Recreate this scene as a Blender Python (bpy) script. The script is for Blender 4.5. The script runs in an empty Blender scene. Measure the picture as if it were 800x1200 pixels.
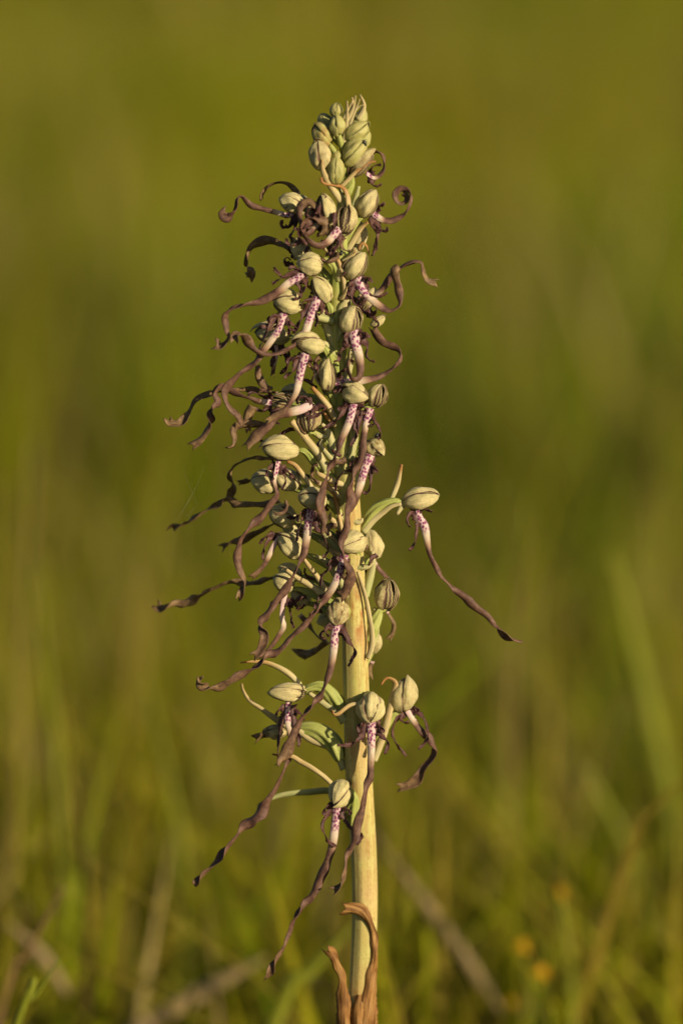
import bpy, math, random
import numpy as np
from mathutils import Vector, Matrix

random.seed(7)
rng = np.random.default_rng(7)
scene = bpy.context.scene
COL = scene.collection
R = math.radians

# ------------------------------------------------------------------ camera
S = 0.0003                      # metres per photograph pixel at the orchid
PITCH = R(8.0)                  # the lens looks slightly down into the meadow
DIST = 2.0
ZC = 0.42                       # height of the point at the middle of the frame
cam_data = bpy.data.cameras.new('camera')
cam = bpy.data.objects.new('camera', cam_data)
COL.objects.link(cam)
CAM = Vector((0.0, -DIST * math.cos(PITCH), ZC + DIST * math.sin(PITCH)))
cam.location = CAM
cam.rotation_euler = (R(90) - PITCH, 0, 0)
cam_data.sensor_fit = 'VERTICAL'
cam_data.sensor_height = 36.0
cam_data.sensor_width = 24.0
cam_data.lens = 200.0
cam_data.clip_start = 0.05
cam_data.clip_end = 400.0
cam_data.dof.use_dof = True
cam_data.dof.focus_distance = DIST - 0.004
cam_data.dof.aperture_fstop = 4.2
cam_data.dof.aperture_blades = 9
scene.camera = cam

# ------------------------------------------------------------------ sky and sun
SUN_AZ, SUN_EL = 133.0, 14.0    # azimuth clockwise from +Y: behind the camera, to its right
world = bpy.data.worlds.new('World')
scene.world = world
world.use_nodes = True
wn = world.node_tree
bg = wn.nodes['Background']
sky = wn.nodes.new('ShaderNodeTexSky')
sky.sky_type = 'NISHITA'
sky.sun_disc = False
sky.sun_elevation = R(SUN_EL)
sky.sun_rotation = R(SUN_AZ)
wn.links.new(sky.outputs[0], bg.inputs[0])
bg.inputs[1].default_value = 0.05
sun_data = bpy.data.lights.new('sun', 'SUN')
sun_data.energy = 4.5
sun_data.angle = R(0.6)
sun_data.color = (1.0, 0.83, 0.56)
sun = bpy.data.objects.new('sun', sun_data)
COL.objects.link(sun)
sd = Vector((math.sin(R(SUN_AZ)) * math.cos(R(SUN_EL)), math.cos(R(SUN_AZ)) * math.cos(R(SUN_EL)), math.sin(R(SUN_EL))))
sun.rotation_euler = sd.to_track_quat('Z', 'Y').to_euler()
sun.location = sd * 5

vs = scene.view_settings
scene.display_settings.display_device = 'sRGB'
vs.view_transform = 'Standard'
vs.look = 'None'
vs.exposure = 0.62
vs.gamma = 1.0
vs.use_curve_mapping = False
scene.cycles.max_bounces = 6
scene.cycles.use_denoising = True

# ------------------------------------------------------------------ materials
class NT:
    """small helper round a material's node tree"""
    def __init__(self, name, rough=0.6):
        self.m = bpy.data.materials.new(name)
        self.m.use_nodes = True
        self.t = self.m.node_tree
        self.b = self.t.nodes['Principled BSDF']
        self.b.inputs['Roughness'].default_value = rough
        self.b.inputs['Specular IOR Level'].default_value = 0.3
    def n(self, kind, **kw):
        nd = self.t.nodes.new('ShaderNode' + kind)
        for k, v in kw.items():
            setattr(nd, k, v)
        return nd
    def l(self, a, b):
        self.t.links.new(a, b)
    def attr(self, name):
        return self.n('Attribute', attribute_name=name).outputs['Fac']
    def uv(self, sx=1, sy=1, sz=1):
        u = self.n('UVMap')
        mp = self.n('Mapping')
        mp.inputs['Scale'].default_value = (sx, sy, sz)
        self.l(u.outputs[0], mp.inputs[0])
        return mp.outputs[0]
    def pos(self, k):
        g = self.n('NewGeometry')
        mp = self.n('Mapping')
        mp.inputs['Scale'].default_value = (k, k, k) if not isinstance(k, tuple) else k
        self.l(g.outputs['Position'], mp.inputs[0])
        return mp.outputs[0]
    def noise(self, vec, scale, detail=3, rough=0.6):
        t = self.n('TexNoise')
        t.inputs['Scale'].default_value = scale
        t.inputs['Detail'].default_value = detail
        t.inputs['Roughness'].default_value = rough
        self.l(vec, t.inputs['Vector'])
        return t.outputs['Fac']
    def ramp(self, fac, stops, interp='LINEAR'):
        r = self.n('ValToRGB')
        r.color_ramp.interpolation = interp
        while len(r.color_ramp.elements) < len(stops):
            r.color_ramp.elements.new(0.5)
        for e, (p, c) in zip(r.color_ramp.elements, stops):
            e.position = p
            e.color = c if len(c) == 4 else (*c, 1)
        self.l(fac, r.inputs[0])
        return r.outputs[0]
    def math(self, op, a, b=None, c=None, clamp=False):
        m = self.n('Math', operation=op, use_clamp=clamp)
        for i, v in enumerate((a, b, c)):
            if v is None:
                continue
            if isinstance(v, (int, float)):
                m.inputs[i].default_value = v
            else:
                self.l(v, m.inputs[i])
        return m.outputs[0]
    def mix(self, fac, a, b, blend='MIX'):
        m = self.n('Mix', data_type='RGBA', blend_type=blend)
        for sock, v in ((m.inputs[0], fac), (m.inputs[6], a), (m.inputs[7], b)):
            if isinstance(v, (int, float)):
                sock.default_value = v
            elif isinstance(v, tuple):
                sock.default_value = (*v, 1) if len(v) == 3 else v
            else:
                self.l(v, sock)
        return m.outputs[2]
    def bump(self, h, strength, dist):
        b = self.n('Bump')
        b.inputs['Strength'].default_value = strength
        b.inputs['Distance'].default_value = dist
        self.l(h, b.inputs['Height'])
        self.l(b.outputs[0], self.b.inputs['Normal'])
    def color(self, c, trans=0.0, gain=None):
        if gain is not None:
            c = self.mix(1.0, c, (gain, gain, gain), 'MULTIPLY')
        self.l(c, self.b.inputs['Base Color'])
        if trans > 0:                                   # thin living tissue lets some light through
            tr = self.n('BsdfTranslucent')
            self.l(c, tr.inputs[0])
            mx = self.n('MixShader')
            mx.inputs[0].default_value = trans
            out = self.t.nodes['Material Output']
            self.l(self.b.outputs[0], mx.inputs[1])
            self.l(tr.outputs[0], mx.inputs[2])
            self.l(mx.outputs[0], out.inputs[0])
        return self.m

def sep(n, vec):
    s = n.n('SeparateXYZ')
    n.l(vec, s.inputs[0])
    return s.outputs

def make_sepal_mat():
    n = NT('sepal_tissue', 0.62)
    uv = n.uv()
    s = sep(n, uv)
    av = n.math('ABSOLUTE', s[1])
    wob = n.noise(n.uv(3, 1), 2.0, 2)
    # pale green with long fine veins
    vein = n.noise(n.uv(0.6, 11), 1.0, 4, 0.7)
    blot = n.noise(n.pos(1000), 0.25, 4)
    c = n.ramp(vein, [(0.32, (0.38, 0.33, 0.14)), (0.46, (0.56, 0.485, 0.24)), (0.64, (0.72, 0.62, 0.36))])
    c = n.mix(n.ramp(blot, [(0.42, (0, 0, 0)), (0.68, (0.8, 0.8, 0.8))]), c, (0.46, 0.43, 0.19))
    grain = n.noise(n.pos(1000), 1.5, 3, 0.7)
    c = n.mix(n.ramp(grain, [(0.48, (0, 0, 0)), (0.74, (0.55, 0.55, 0.55))]), c, (0.32, 0.25, 0.10))
    # thin purple veins
    w = n.math('ABSOLUTE', n.math('SINE', n.math('ADD', n.math('MULTIPLY', s[1], 6.2), n.math('MULTIPLY', wob, 2.4))))
    vl = n.math('MULTIPLY', n.ramp(w, [(0.03, (1, 1, 1)), (0.18, (0, 0, 0))]), 0.26)
    c = n.mix(vl, c, (0.16, 0.10, 0.065))
    # purple margin, broken up along its length
    e = n.math('ADD', av, n.math('MULTIPLY', n.math('SUBTRACT', wob, 0.5), 0.13))
    edge = n.math('MULTIPLY', n.ramp(e, [(0.85, (0, 0, 0)), (0.955, (1, 1, 1))]), n.ramp(blot, [(0.3, (0.55, 0.55, 0.55)), (0.6, (1, 1, 1))]))
    c = n.mix(edge, c, (0.125, 0.045, 0.050))
    # withering towards brown
    age = n.attr('age')
    st = n.noise(n.pos(1000), 0.35, 4)
    k = n.math('MULTIPLY', age, n.ramp(st, [(0.40, (0, 0, 0)), (0.62, (1, 1, 1))]))
    c = n.mix(k, c, (0.20, 0.11, 0.04))
    n.bump(n.math('ADD', n.math('ADD', vein, n.math('MULTIPLY', grain, 0.8)), n.math('MULTIPLY', vl, -0.8)), 0.75, 0.0004)
    return n.color(c, 0.18)

def make_petal_mat():
    n = NT('striped_petal_tissue', 0.6)
    s = sep(n, n.uv())
    wob = n.noise(n.uv(2, 1.2), 1.5, 2)
    w = n.math('SINE', n.math('ADD', n.math('MULTIPLY', s[1], 48), n.math('MULTIPLY', wob, 7)))
    line = n.ramp(w, [(0.30, (1, 1, 1)), (0.75, (0, 0, 0))])
    c = n.mix(line, (0.31, 0.265, 0.11), (0.085, 0.050, 0.034))
    n.bump(w, 0.3, 0.0002)
    return n.color(c, 0.1)

def make_lip_mat():
    n = NT('lip_tissue', 0.58)
    age = n.attr('age')
    spot = n.attr('spot')
    nz = n.noise(n.pos(1000), 0.5, 4)
    fine = n.noise(n.uv(1.2, 14), 1.0, 3)
    a = n.math('ADD', age, n.math('MULTIPLY', n.math('SUBTRACT', nz, 0.5), 0.22))
    c = n.ramp(a, [(0.0, (0.56, 0.40, 0.40)), (0.22, (0.56, 0.47, 0.37)), (0.42, (0.33, 0.22, 0.145)),
                   (0.60, (0.130, 0.064, 0.052)), (0.80, (0.130, 0.072, 0.050)), (1.0, (0.19, 0.126, 0.062))])
    dk = n.ramp(fine, [(0.32, (0.50, 0.46, 0.45)), (0.7, (1.25, 1.22, 1.18))])
    mot = n.ramp(nz, [(0.34, (0.60, 0.56, 0.56)), (0.62, (1.25, 1.25, 1.2))])
    c = n.mix(n.math('MINIMUM', n.math('MULTIPLY', age, 1.6), 1.0), c, n.mix(1.0, n.mix(1.0, c, dk, 'MULTIPLY'), mot, 'MULTIPLY'))
    vo = n.n('TexVoronoi', voronoi_dimensions='2D')
    vo.inputs['Scale'].default_value = 2.6
    vo.inputs['Randomness'].default_value = 1.0
    n.l(n.uv(1, 1.35), vo.inputs['Vector'])
    d = n.ramp(vo.outputs['Distance'], [(0.27, (1, 1, 1)), (0.52, (0, 0, 0))])
    c = n.mix(n.math('MULTIPLY', d, spot, clamp=True), c, (0.165, 0.012, 0.10))
    c = n.mix(n.math('MULTIPLY', n.attr('rim'), 0.9), c, (0.07, 0.026, 0.03))
    n.bump(fine, 0.5, 0.0003)
    return n.color(c, 0.10)

def make_lobe_mat():
    n = NT('lip_lobe_tissue', 0.6)
    nz = n.noise(n.pos(1000), 0.6, 3)
    c = n.ramp(nz, [(0.3, (0.035, 0.013, 0.014)), (0.52, (0.068, 0.026, 0.024)), (0.75, (0.125, 0.060, 0.042))])
    n.bump(nz, 0.3, 0.0003)
    return n.color(c, 0.06)

def make_green_mat(name, c0, c1, c2, trans=0.08, stretch=(0.5, 7)):
    n = NT(name, 0.5)
    v = n.noise(n.uv(*stretch), 1.0, 4)
    b = n.noise(n.pos(1000), 0.10, 3)
    c = n.ramp(v, [(0.32, c0), (0.5, c1), (0.72, c2)])
    c = n.mix(n.ramp(b, [(0.45, (0, 0, 0)), (0.7, (0.6, 0.6, 0.6))]), c, c0)
    age = n.attr('age')
    st = n.noise(n.pos(1000), 0.3, 4)
    k = n.math('MULTIPLY', age, n.ramp(st, [(0.38, (0, 0, 0)), (0.6, (1, 1, 1))]))
    c = n.mix(k, c, (0.40, 0.21, 0.07))
    gr = n.noise(n.pos(1000), 1.4, 3, 0.7)
    c = n.mix(n.ramp(gr, [(0.5, (0, 0, 0)), (0.75, (0.4, 0.4, 0.4))]), c, c0)
    n.bump(n.math('ADD', v, gr), 0.5, 0.0003)
    return n.color(c, trans, 0.74)

def make_stem_mat():
    n = NT('orchid_stem_skin', 0.5)
    v = n.noise(n.uv(0.25, 10), 1.0, 4)
    sp = n.noise(n.pos(1000), 0.9, 3)
    b = n.noise(n.pos(1000), 0.06, 2)
    c = n.ramp(v, [(0.32, (0.40, 0.375, 0.09)), (0.5, (0.55, 0.475, 0.165)), (0.68, (0.66, 0.55, 0.26))])
    c = n.mix(n.ramp(b, [(0.42, (0, 0, 0)), (0.66, (0.55, 0.55, 0.55))]), c, (0.56, 0.38, 0.20))
    c = n.mix(n.ramp(sp, [(0.52, (0, 0, 0)), (0.68, (0.65, 0.65, 0.65))]), c, (0.36, 0.27, 0.08))
    c = n.mix(n.math('MULTIPLY', n.attr('green'), 0.85), c, n.ramp(v, [(0.34, (0.16, 0.24, 0.03)), (0.5, (0.30, 0.37, 0.07)), (0.68, (0.46, 0.48, 0.16))]))
    age = n.attr('age')
    st = n.noise(n.pos((1000, 1000, 350)), 0.35, 4)
    k = n.math('MULTIPLY', age, n.ramp(st, [(0.42, (0, 0, 0)), (0.56, (1, 1, 1))]))
    c = n.mix(k, c, (0.34, 0.135, 0.03))
    n.bump(n.math('ADD', v, n.math('MULTIPLY', sp, 0.4)), 0.7, 0.0005)
    return n.color(c, 0.03, 0.86)

def make_bract_mat():
    n = NT('bract_tissue', 0.55)
    age = n.attr('age')
    v = n.noise(n.uv(0.4, 9), 1.0, 4)
    nz = n.noise(n.pos(1000), 0.4, 3)
    a = n.math('ADD', age, n.math('MULTIPLY', n.math('SUBTRACT', nz, 0.5), 0.35))
    c = n.ramp(a, [(0.0, (0.45, 0.48, 0.20)), (0.25, (0.60, 0.52, 0.28)), (0.60, (0.62, 0.46, 0.22)),
                   (0.82, (0.45, 0.22, 0.065)), (1.0, (0.22, 0.10, 0.04))])
    c = n.mix(1.0, c, n.ramp(v, [(0.3, (0.72, 0.72, 0.68)), (0.65, (1.08, 1.08, 1.05))]), 'MULTIPLY')
    n.bump(v, 0.5, 0.0003)
    return n.color(c, 0.12, 0.78)

def make_dry_mat():
    n = NT('dry_leaf_tissue', 0.6)
    v = n.noise(n.uv(0.25, 5), 1.0, 5)
    nz = n.noise(n.pos(1000), 0.12, 4)
    c = n.ramp(v, [(0.36, (0.09, 0.035, 0.010)), (0.5, (0.40, 0.19, 0.05)), (0.64, (0.62, 0.38, 0.13))])
    c = n.mix(n.ramp(nz, [(0.48, (0, 0, 0)), (0.62, (0.7, 0.7, 0.7))]), c, (0.22, 0.085, 0.02))
    n.bump(v, 0.9, 0.0006)
    return n.color(c, 0.15, 0.64)

M = {
    'sepal': make_sepal_mat(), 'petal': make_petal_mat(), 'lip': make_lip_mat(), 'lobe': make_lobe_mat(),
    'ovary': make_green_mat('ovary_skin', (0.27, 0.33, 0.06), (0.42, 0.45, 0.12), (0.55, 0.54, 0.22)),
    'bud': make_green_mat('bud_skin', (0.36, 0.37, 0.11), (0.47, 0.45, 0.16), (0.58, 0.53, 0.26)),
    'bract': make_bract_mat(), 'stem': make_stem_mat(), 'dry': make_dry_mat(),
}

# ------------------------------------------------------------------ geometry helpers
CR = Vector((1, 0, 0))
CU = Vector((0, math.sin(PITCH), math.cos(PITCH)))
CF = Vector((0, math.cos(PITCH), -math.sin(PITCH)))
def at(x, y, d=0.0):
    """the place on the upright plane d pixels behind the stem that the photograph shows at pixel x, y"""
    ray = CF * DIST + CR * ((x - 400) * S) + CU * ((600 - y) * S)
    t = (d * S - CAM.y) / ray.y
    return np.array(CAM + ray * t)

def unit(v):
    v = np.asarray(v, float)
    n = np.linalg.norm(v)
    return v / n if n > 1e-12 else v

def empty(name, loc, parent=None):
    o = bpy.data.objects.new(name, None)
    COL.objects.link(o)
    o.empty_display_size = 0.005
    place(o, loc, parent)
    return o

WORLD_AT = {}
def place(o, loc, parent):
    loc = np.asarray(loc, float)
    WORLD_AT[o.name] = loc
    if parent is not None:
        o.parent = parent
        o.location = loc - WORLD_AT[parent.name]
    else:
        o.location = loc

def build(name, V, F, mat, parent=None, uv=None, attrs=None, origin=None, smooth=True):
    V = np.asarray(V, float)
    if origin is None:
        origin = V.mean(axis=0)
    me = bpy.data.meshes.new(name)
    me.from_pydata((V - origin).tolist(), [], F)
    if smooth:
        me.polygons.foreach_set('use_smooth', [True] * len(me.polygons))
    if uv is not None:
        l = me.uv_layers.new(name='UVMap')
        idx = np.empty(len(me.loops), np.int32)
        me.loops.foreach_get('vertex_index', idx)
        l.data.foreach_set('uv', np.asarray(uv, np.float32)[idx].ravel())
    for k, a in (attrs or {}).items():
        at_ = me.attributes.new(k, 'FLOAT', 'POINT')
        at_.data.foreach_set('value', np.asarray(a, np.float32))
    me.materials.append(mat)
    me.update()
    o = bpy.data.objects.new(name, me)
    COL.objects.link(o)
    place(o, origin, parent)
    return o

def tag(o, label=None, cat=None, group=None, kind=None):
    if label: o['label'] = label
    if cat: o['category'] = cat
    if group: o['group'] = group
    if kind: o['kind'] = kind
    return o

def lerp_list(vals, t):
    vals = np.asarray(vals if hasattr(vals, '__len__') else [vals], float)
    if len(vals) == 1:
        return np.full_like(np.asarray(t, float), vals[0])
    return np.interp(t, np.linspace(0, 1, len(vals)), vals)

def smooth_list(vals, t):
    v = lerp_list(vals, t)
    return v

def catmull(P, per=8):
    P = np.asarray(P, float)
    if len(P) == 2:
        t = np.linspace(0, 1, per + 1)[:, None]
        return P[0] * (1 - t) + P[1] * t
    E = np.vstack([2 * P[0] - P[1], P, 2 * P[-1] - P[-2]])
    out = []
    for i in range(1, len(E) - 2):
        p0, p1, p2, p3 = E[i - 1:i + 3]
        for k in range(per):
            t = k / per
            out.append(0.5 * ((2 * p1) + (p2 - p0) * t + (2 * p0 - 5 * p1 + 4 * p2 - p3) * t * t + (3 * p1 - p0 - 3 * p2 + p3) * t ** 3))
    out.append(P[-1])
    return np.array(out)

def resample(C, n):
    seg = np.linalg.norm(np.diff(C, axis=0), axis=1)
    s = np.concatenate([[0], np.cumsum(seg)])
    q = np.linspace(0, s[-1], n)
    return np.stack([np.interp(q, s, C[:, k]) for k in range(3)], 1), s[-1]

def path3(pts, d, step=2.2, want=False):
    """pixel path + depth list -> evenly spaced world points and length in pixels"""
    t = np.linspace(0, 1, len(pts))
    dd = lerp_list(d, t)
    P = np.array([at(x, y, z) for (x, y), z in zip(pts, dd)])
    C = catmull(P, 10)
    L = np.linalg.norm(np.diff(C, axis=0), axis=1).sum() / S
    n = max(6, int(L / step))
    seg = np.concatenate([[0], np.cumsum(np.linalg.norm(np.diff(C, axis=0), axis=1))])
    idx = np.interp(np.linspace(0, seg[-1], n), seg, np.linspace(0, 1, len(C)))
    C, _ = resample(C, n)
    return (C, L, idx) if want else (C, L)

def sheet(G, th):
    """closed thin solid from a grid of points G[i, j]"""
    n, m, _ = G.shape
    du = np.gradient(G, axis=0)
    dv = np.gradient(G, axis=1)
    N = np.cross(du, dv)
    ln = np.linalg.norm(N, axis=2, keepdims=True)
    N = np.where(ln > 1e-16, N / np.maximum(ln, 1e-16), 0)
    A = (G + N * th / 2).reshape(-1, 3)
    B = (G - N * th / 2).reshape(-1, 3)
    V = np.vstack([A, B])
    k = n * m
    F = []
    for i in range(n - 1):
        for j in range(m - 1):
            a, b, c, d = i * m + j, i * m + j + 1, (i + 1) * m + j + 1, (i + 1) * m + j
            F.append((a, d, c, b))
            F.append((k + a, k + b, k + c, k + d))
    for i in range(n - 1):
        a, d = i * m, (i + 1) * m
        F.append((a, k + a, k + d, d))
        a, d = i * m + m - 1, (i + 1) * m + m - 1
        F.append((a, d, k + d, k + a))
    for j in range(m - 1):
        a, b = j, j + 1
        F.append((a, b, k + b, k + a))
        a, b = (n - 1) * m + j, (n - 1) * m + j + 1
        F.append((a, k + a, k + b, b))
    return V, F

def frames(C, ref):
    T = np.gradient(C, axis=0)
    T /= np.maximum(np.linalg.norm(T, axis=1, keepdims=True), 1e-12)
    side = np.cross(T, ref)
    ln = np.linalg.norm(side, axis=1)
    prev = None
    for i in range(len(C)):
        if ln[i] < 0.25 and prev is not None:
            v = prev - T[i] * np.dot(prev, T[i])
            side[i] = unit(v) * max(ln[i], 1e-3)
        side[i] = unit(side[i])
        if prev is not None and np.dot(prev, side[i]) < -0.5 and ln[i] < 0.4:
            side[i] = -side[i]
        prev = side[i]
    N = np.cross(side, T)
    return T, side, N

REF = np.array([0, -1, 0.14])
def ribbon(pts, d, w, tw=0, curl=0.25, th=1.0, m=7, tip=None, jag=0.0, seed=None, wave=0.0, ref=REF, step=2.2, fork=6.0, wob=None):
    """a thin strap that follows the path: returns verts, faces, uv (in tenths of mm-ish units), u 0..1 per vertex, v per vertex, length"""
    rs = np.random.default_rng(seed if seed is not None else random.randrange(10 ** 6))
    C, L, q = path3(pts, d, step, True)
    n = len(C)
    t = np.linspace(0, 1, n)
    W = lerp_list(w, q) * S
    k = np.ones(5) / 5
    Wp = np.pad(W, 2, mode='edge')
    W = np.convolve(Wp, k, 'valid')
    TW = np.radians(lerp_list(tw, q))
    if wob:                                   # the withered part wavers and swells along its length
        f = sstep(wob[0], wob[0] + 25, t * L)
        TW = TW + np.radians(wob[1]) * f * np.sin(t * L / 15.0 + rs.uniform(0, 6.28)) + np.radians(wob[1] * 0.5) * f * np.sin(t * L / 7.0 + rs.uniform(0, 6.28))
        W = W * (1.08 + f * (0.02 + 0.22 * np.sin(t * L / 9.0 + rs.uniform(0, 6.28)) + 0.10 * np.sin(t * L / 3.7 + rs.uniform(0, 6.28))))
    T, side, N = frames(C, ref)
    v = np.linspace(-1, 1, m)
    c, s = np.cos(TW)[:, None], np.sin(TW)[:, None]
    B = side * c + N * s
    NN = N * c - side * s
    G = np.zeros((n, m, 3))
    ph = rs.uniform(0, 6.28, 2)
    for j in range(m):
        wj = W / 2
        if jag:
            f = 1 + jag * abs(v[j]) * (rs.uniform(-1, 1, n) if abs(v[j]) > 0.9 else 0)
            wj = wj * f
        wv = wave * S * abs(v[j]) * np.sin(t * L / 6.0 + ph[0 if v[j] < 0 else 1])
        G[:, j] = C + B * (v[j] * wj)[:, None] - NN * (curl * W / 2 * v[j] ** 2 - wv)[:, None]
    if tip == 'fork':
        q = min(6, n - 1)
        for i in range(n - q, n):
            a = (i - (n - q) + 1) / q
            for j in range(m):
                G[i, j] += T[i] * fork * S * a * (abs(v[j]) ** 1.2 - 0.55) * (1 if v[j] < 0 else 0.7) + B[i] * v[j] * 0.8 * S * a
    V, F = sheet(G, th * S)
    uu = np.repeat(t, m)
    vv = np.tile(v, n)
    U = np.stack([uu * L / 10, (vv * np.repeat(W / S / 2, m)) / 10], 1)
    U = np.vstack([U, U + [0, 37.0]])
    return V, F, U, np.concatenate([uu, uu]), np.concatenate([vv, vv]), L

def tube(C, rad, m=12, ridge=0.0, nr=6, twist=0.0, cap=True):
    n = len(C)
    T, side, N = frames(C, REF)
    V, U = [], []
    ang = np.linspace(0, 2 * math.pi, m, endpoint=False)
    for i in range(n):
        for a in ang:
            r = rad[i] * (1 + ridge * math.cos(nr * a + twist * i / n))
            V.append(C[i] + (side[i] * math.cos(a) + N[i] * math.sin(a)) * r)
            U.append((i / n * 10, a))
    F = []
    for i in range(n - 1):
        for j in range(m):
            F.append((i * m + j, i * m + (j + 1) % m, (i + 1) * m + (j + 1) % m, (i + 1) * m + j))
    if cap:
        F.append(tuple(range(m))[::-1])
        F.append(tuple((n - 1) * m + j for j in range(m)))
    return np.array(V), F, np.array(U)

def sstep(a, b, x):
    t = np.clip((np.asarray(x, float) - a) / (b - a), 0, 1)
    return t * t * (3 - 2 * t)

# ------------------------------------------------------------------ the ground and the meadow
def ground_mat():
    n = NT('meadow_soil_and_thatch', 0.9)
    a = n.noise(n.pos(1), 0.45, 4)
    b = n.noise(n.pos(1), 9.0, 5)
    f = n.noise(n.pos(1), 90.0, 3)
    c = n.ramp(a, [(0.34, (0.075, 0.10, 0.004)), (0.50, (0.11, 0.12, 0.008)), (0.66, (0.145, 0.125, 0.018))])
    c = n.mix(n.ramp(b, [(0.40, (0, 0, 0)), (0.65, (0.7, 0.7, 0.7))]), c, (0.085, 0.062, 0.022))
    c = n.mix(n.ramp(f, [(0.45, (0, 0, 0)), (0.7, (0.5, 0.5, 0.5))]), c, (0.16, 0.12, 0.04))
    return n.color(c)
gx = np.concatenate([-np.geomspace(120, 0.3, 26), [0], np.geomspace(0.3, 120, 26)])
gy = np.concatenate([[-60, -20, -8], np.linspace(-4, 4, 40), np.geomspace(4.4, 220, 40)])
XX, YY = np.meshgrid(gx, gy)
def ground_z(x, y):
    x, y = np.asarray(x, float), np.asarray(y, float)
    return 0.012 * np.sin(x * 2.1 + 1) * np.cos(y * 1.7) + 0.02 * np.sin(x * 0.6) * np.sin(y * 0.45 + 1) + 0.02 * np.clip(y - 12, 0, None)
GV = np.stack([XX.ravel(), YY.ravel(), ground_z(XX, YY).ravel()], 1)
nx, ny = len(gx), len(gy)
GF = [(i * nx + j, i * nx + j + 1, (i + 1) * nx + j + 1, (i + 1) * nx + j) for i in range(ny - 1) for j in range(nx - 1)]
tag(build('ground', GV, GF, ground_mat(), origin=np.zeros(3)), kind='structure')

def blade_mat():
    n = NT('grass_blade_tissue', 0.55)
    tone = n.attr('tone')
    u = n.attr('along')
    c = n.ramp(tone, [(0.0, (0.080, 0.140, 0.001)), (0.28, (0.150, 0.196, 0.001)), (0.50, (0.222, 0.214, 0.002)),
                      (0.70, (0.235, 0.175, 0.024)), (0.88, (0.27, 0.20, 0.07)), (1.0, (0.33, 0.25, 0.11))])
    c = n.mix(n.ramp(u, [(0.5, (0, 0, 0)), (1.0, (0.35, 0.35, 0.35))]), c, (0.20, 0.175, 0.02))
    n.b.inputs['Specular IOR Level'].default_value = 0.08
    return n.color(c, 0.25)
BLADE = blade_mat()

def patchy(x, y, f):
    return (np.sin(x * 1.7 * f + 2 * np.sin(y * 0.9 * f)) + np.sin(y * 1.3 * f + 1.5 * np.sin(x * 1.1 * f + 2)) + np.sin((x + y) * 2.3 * f + 1)) / 3

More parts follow.
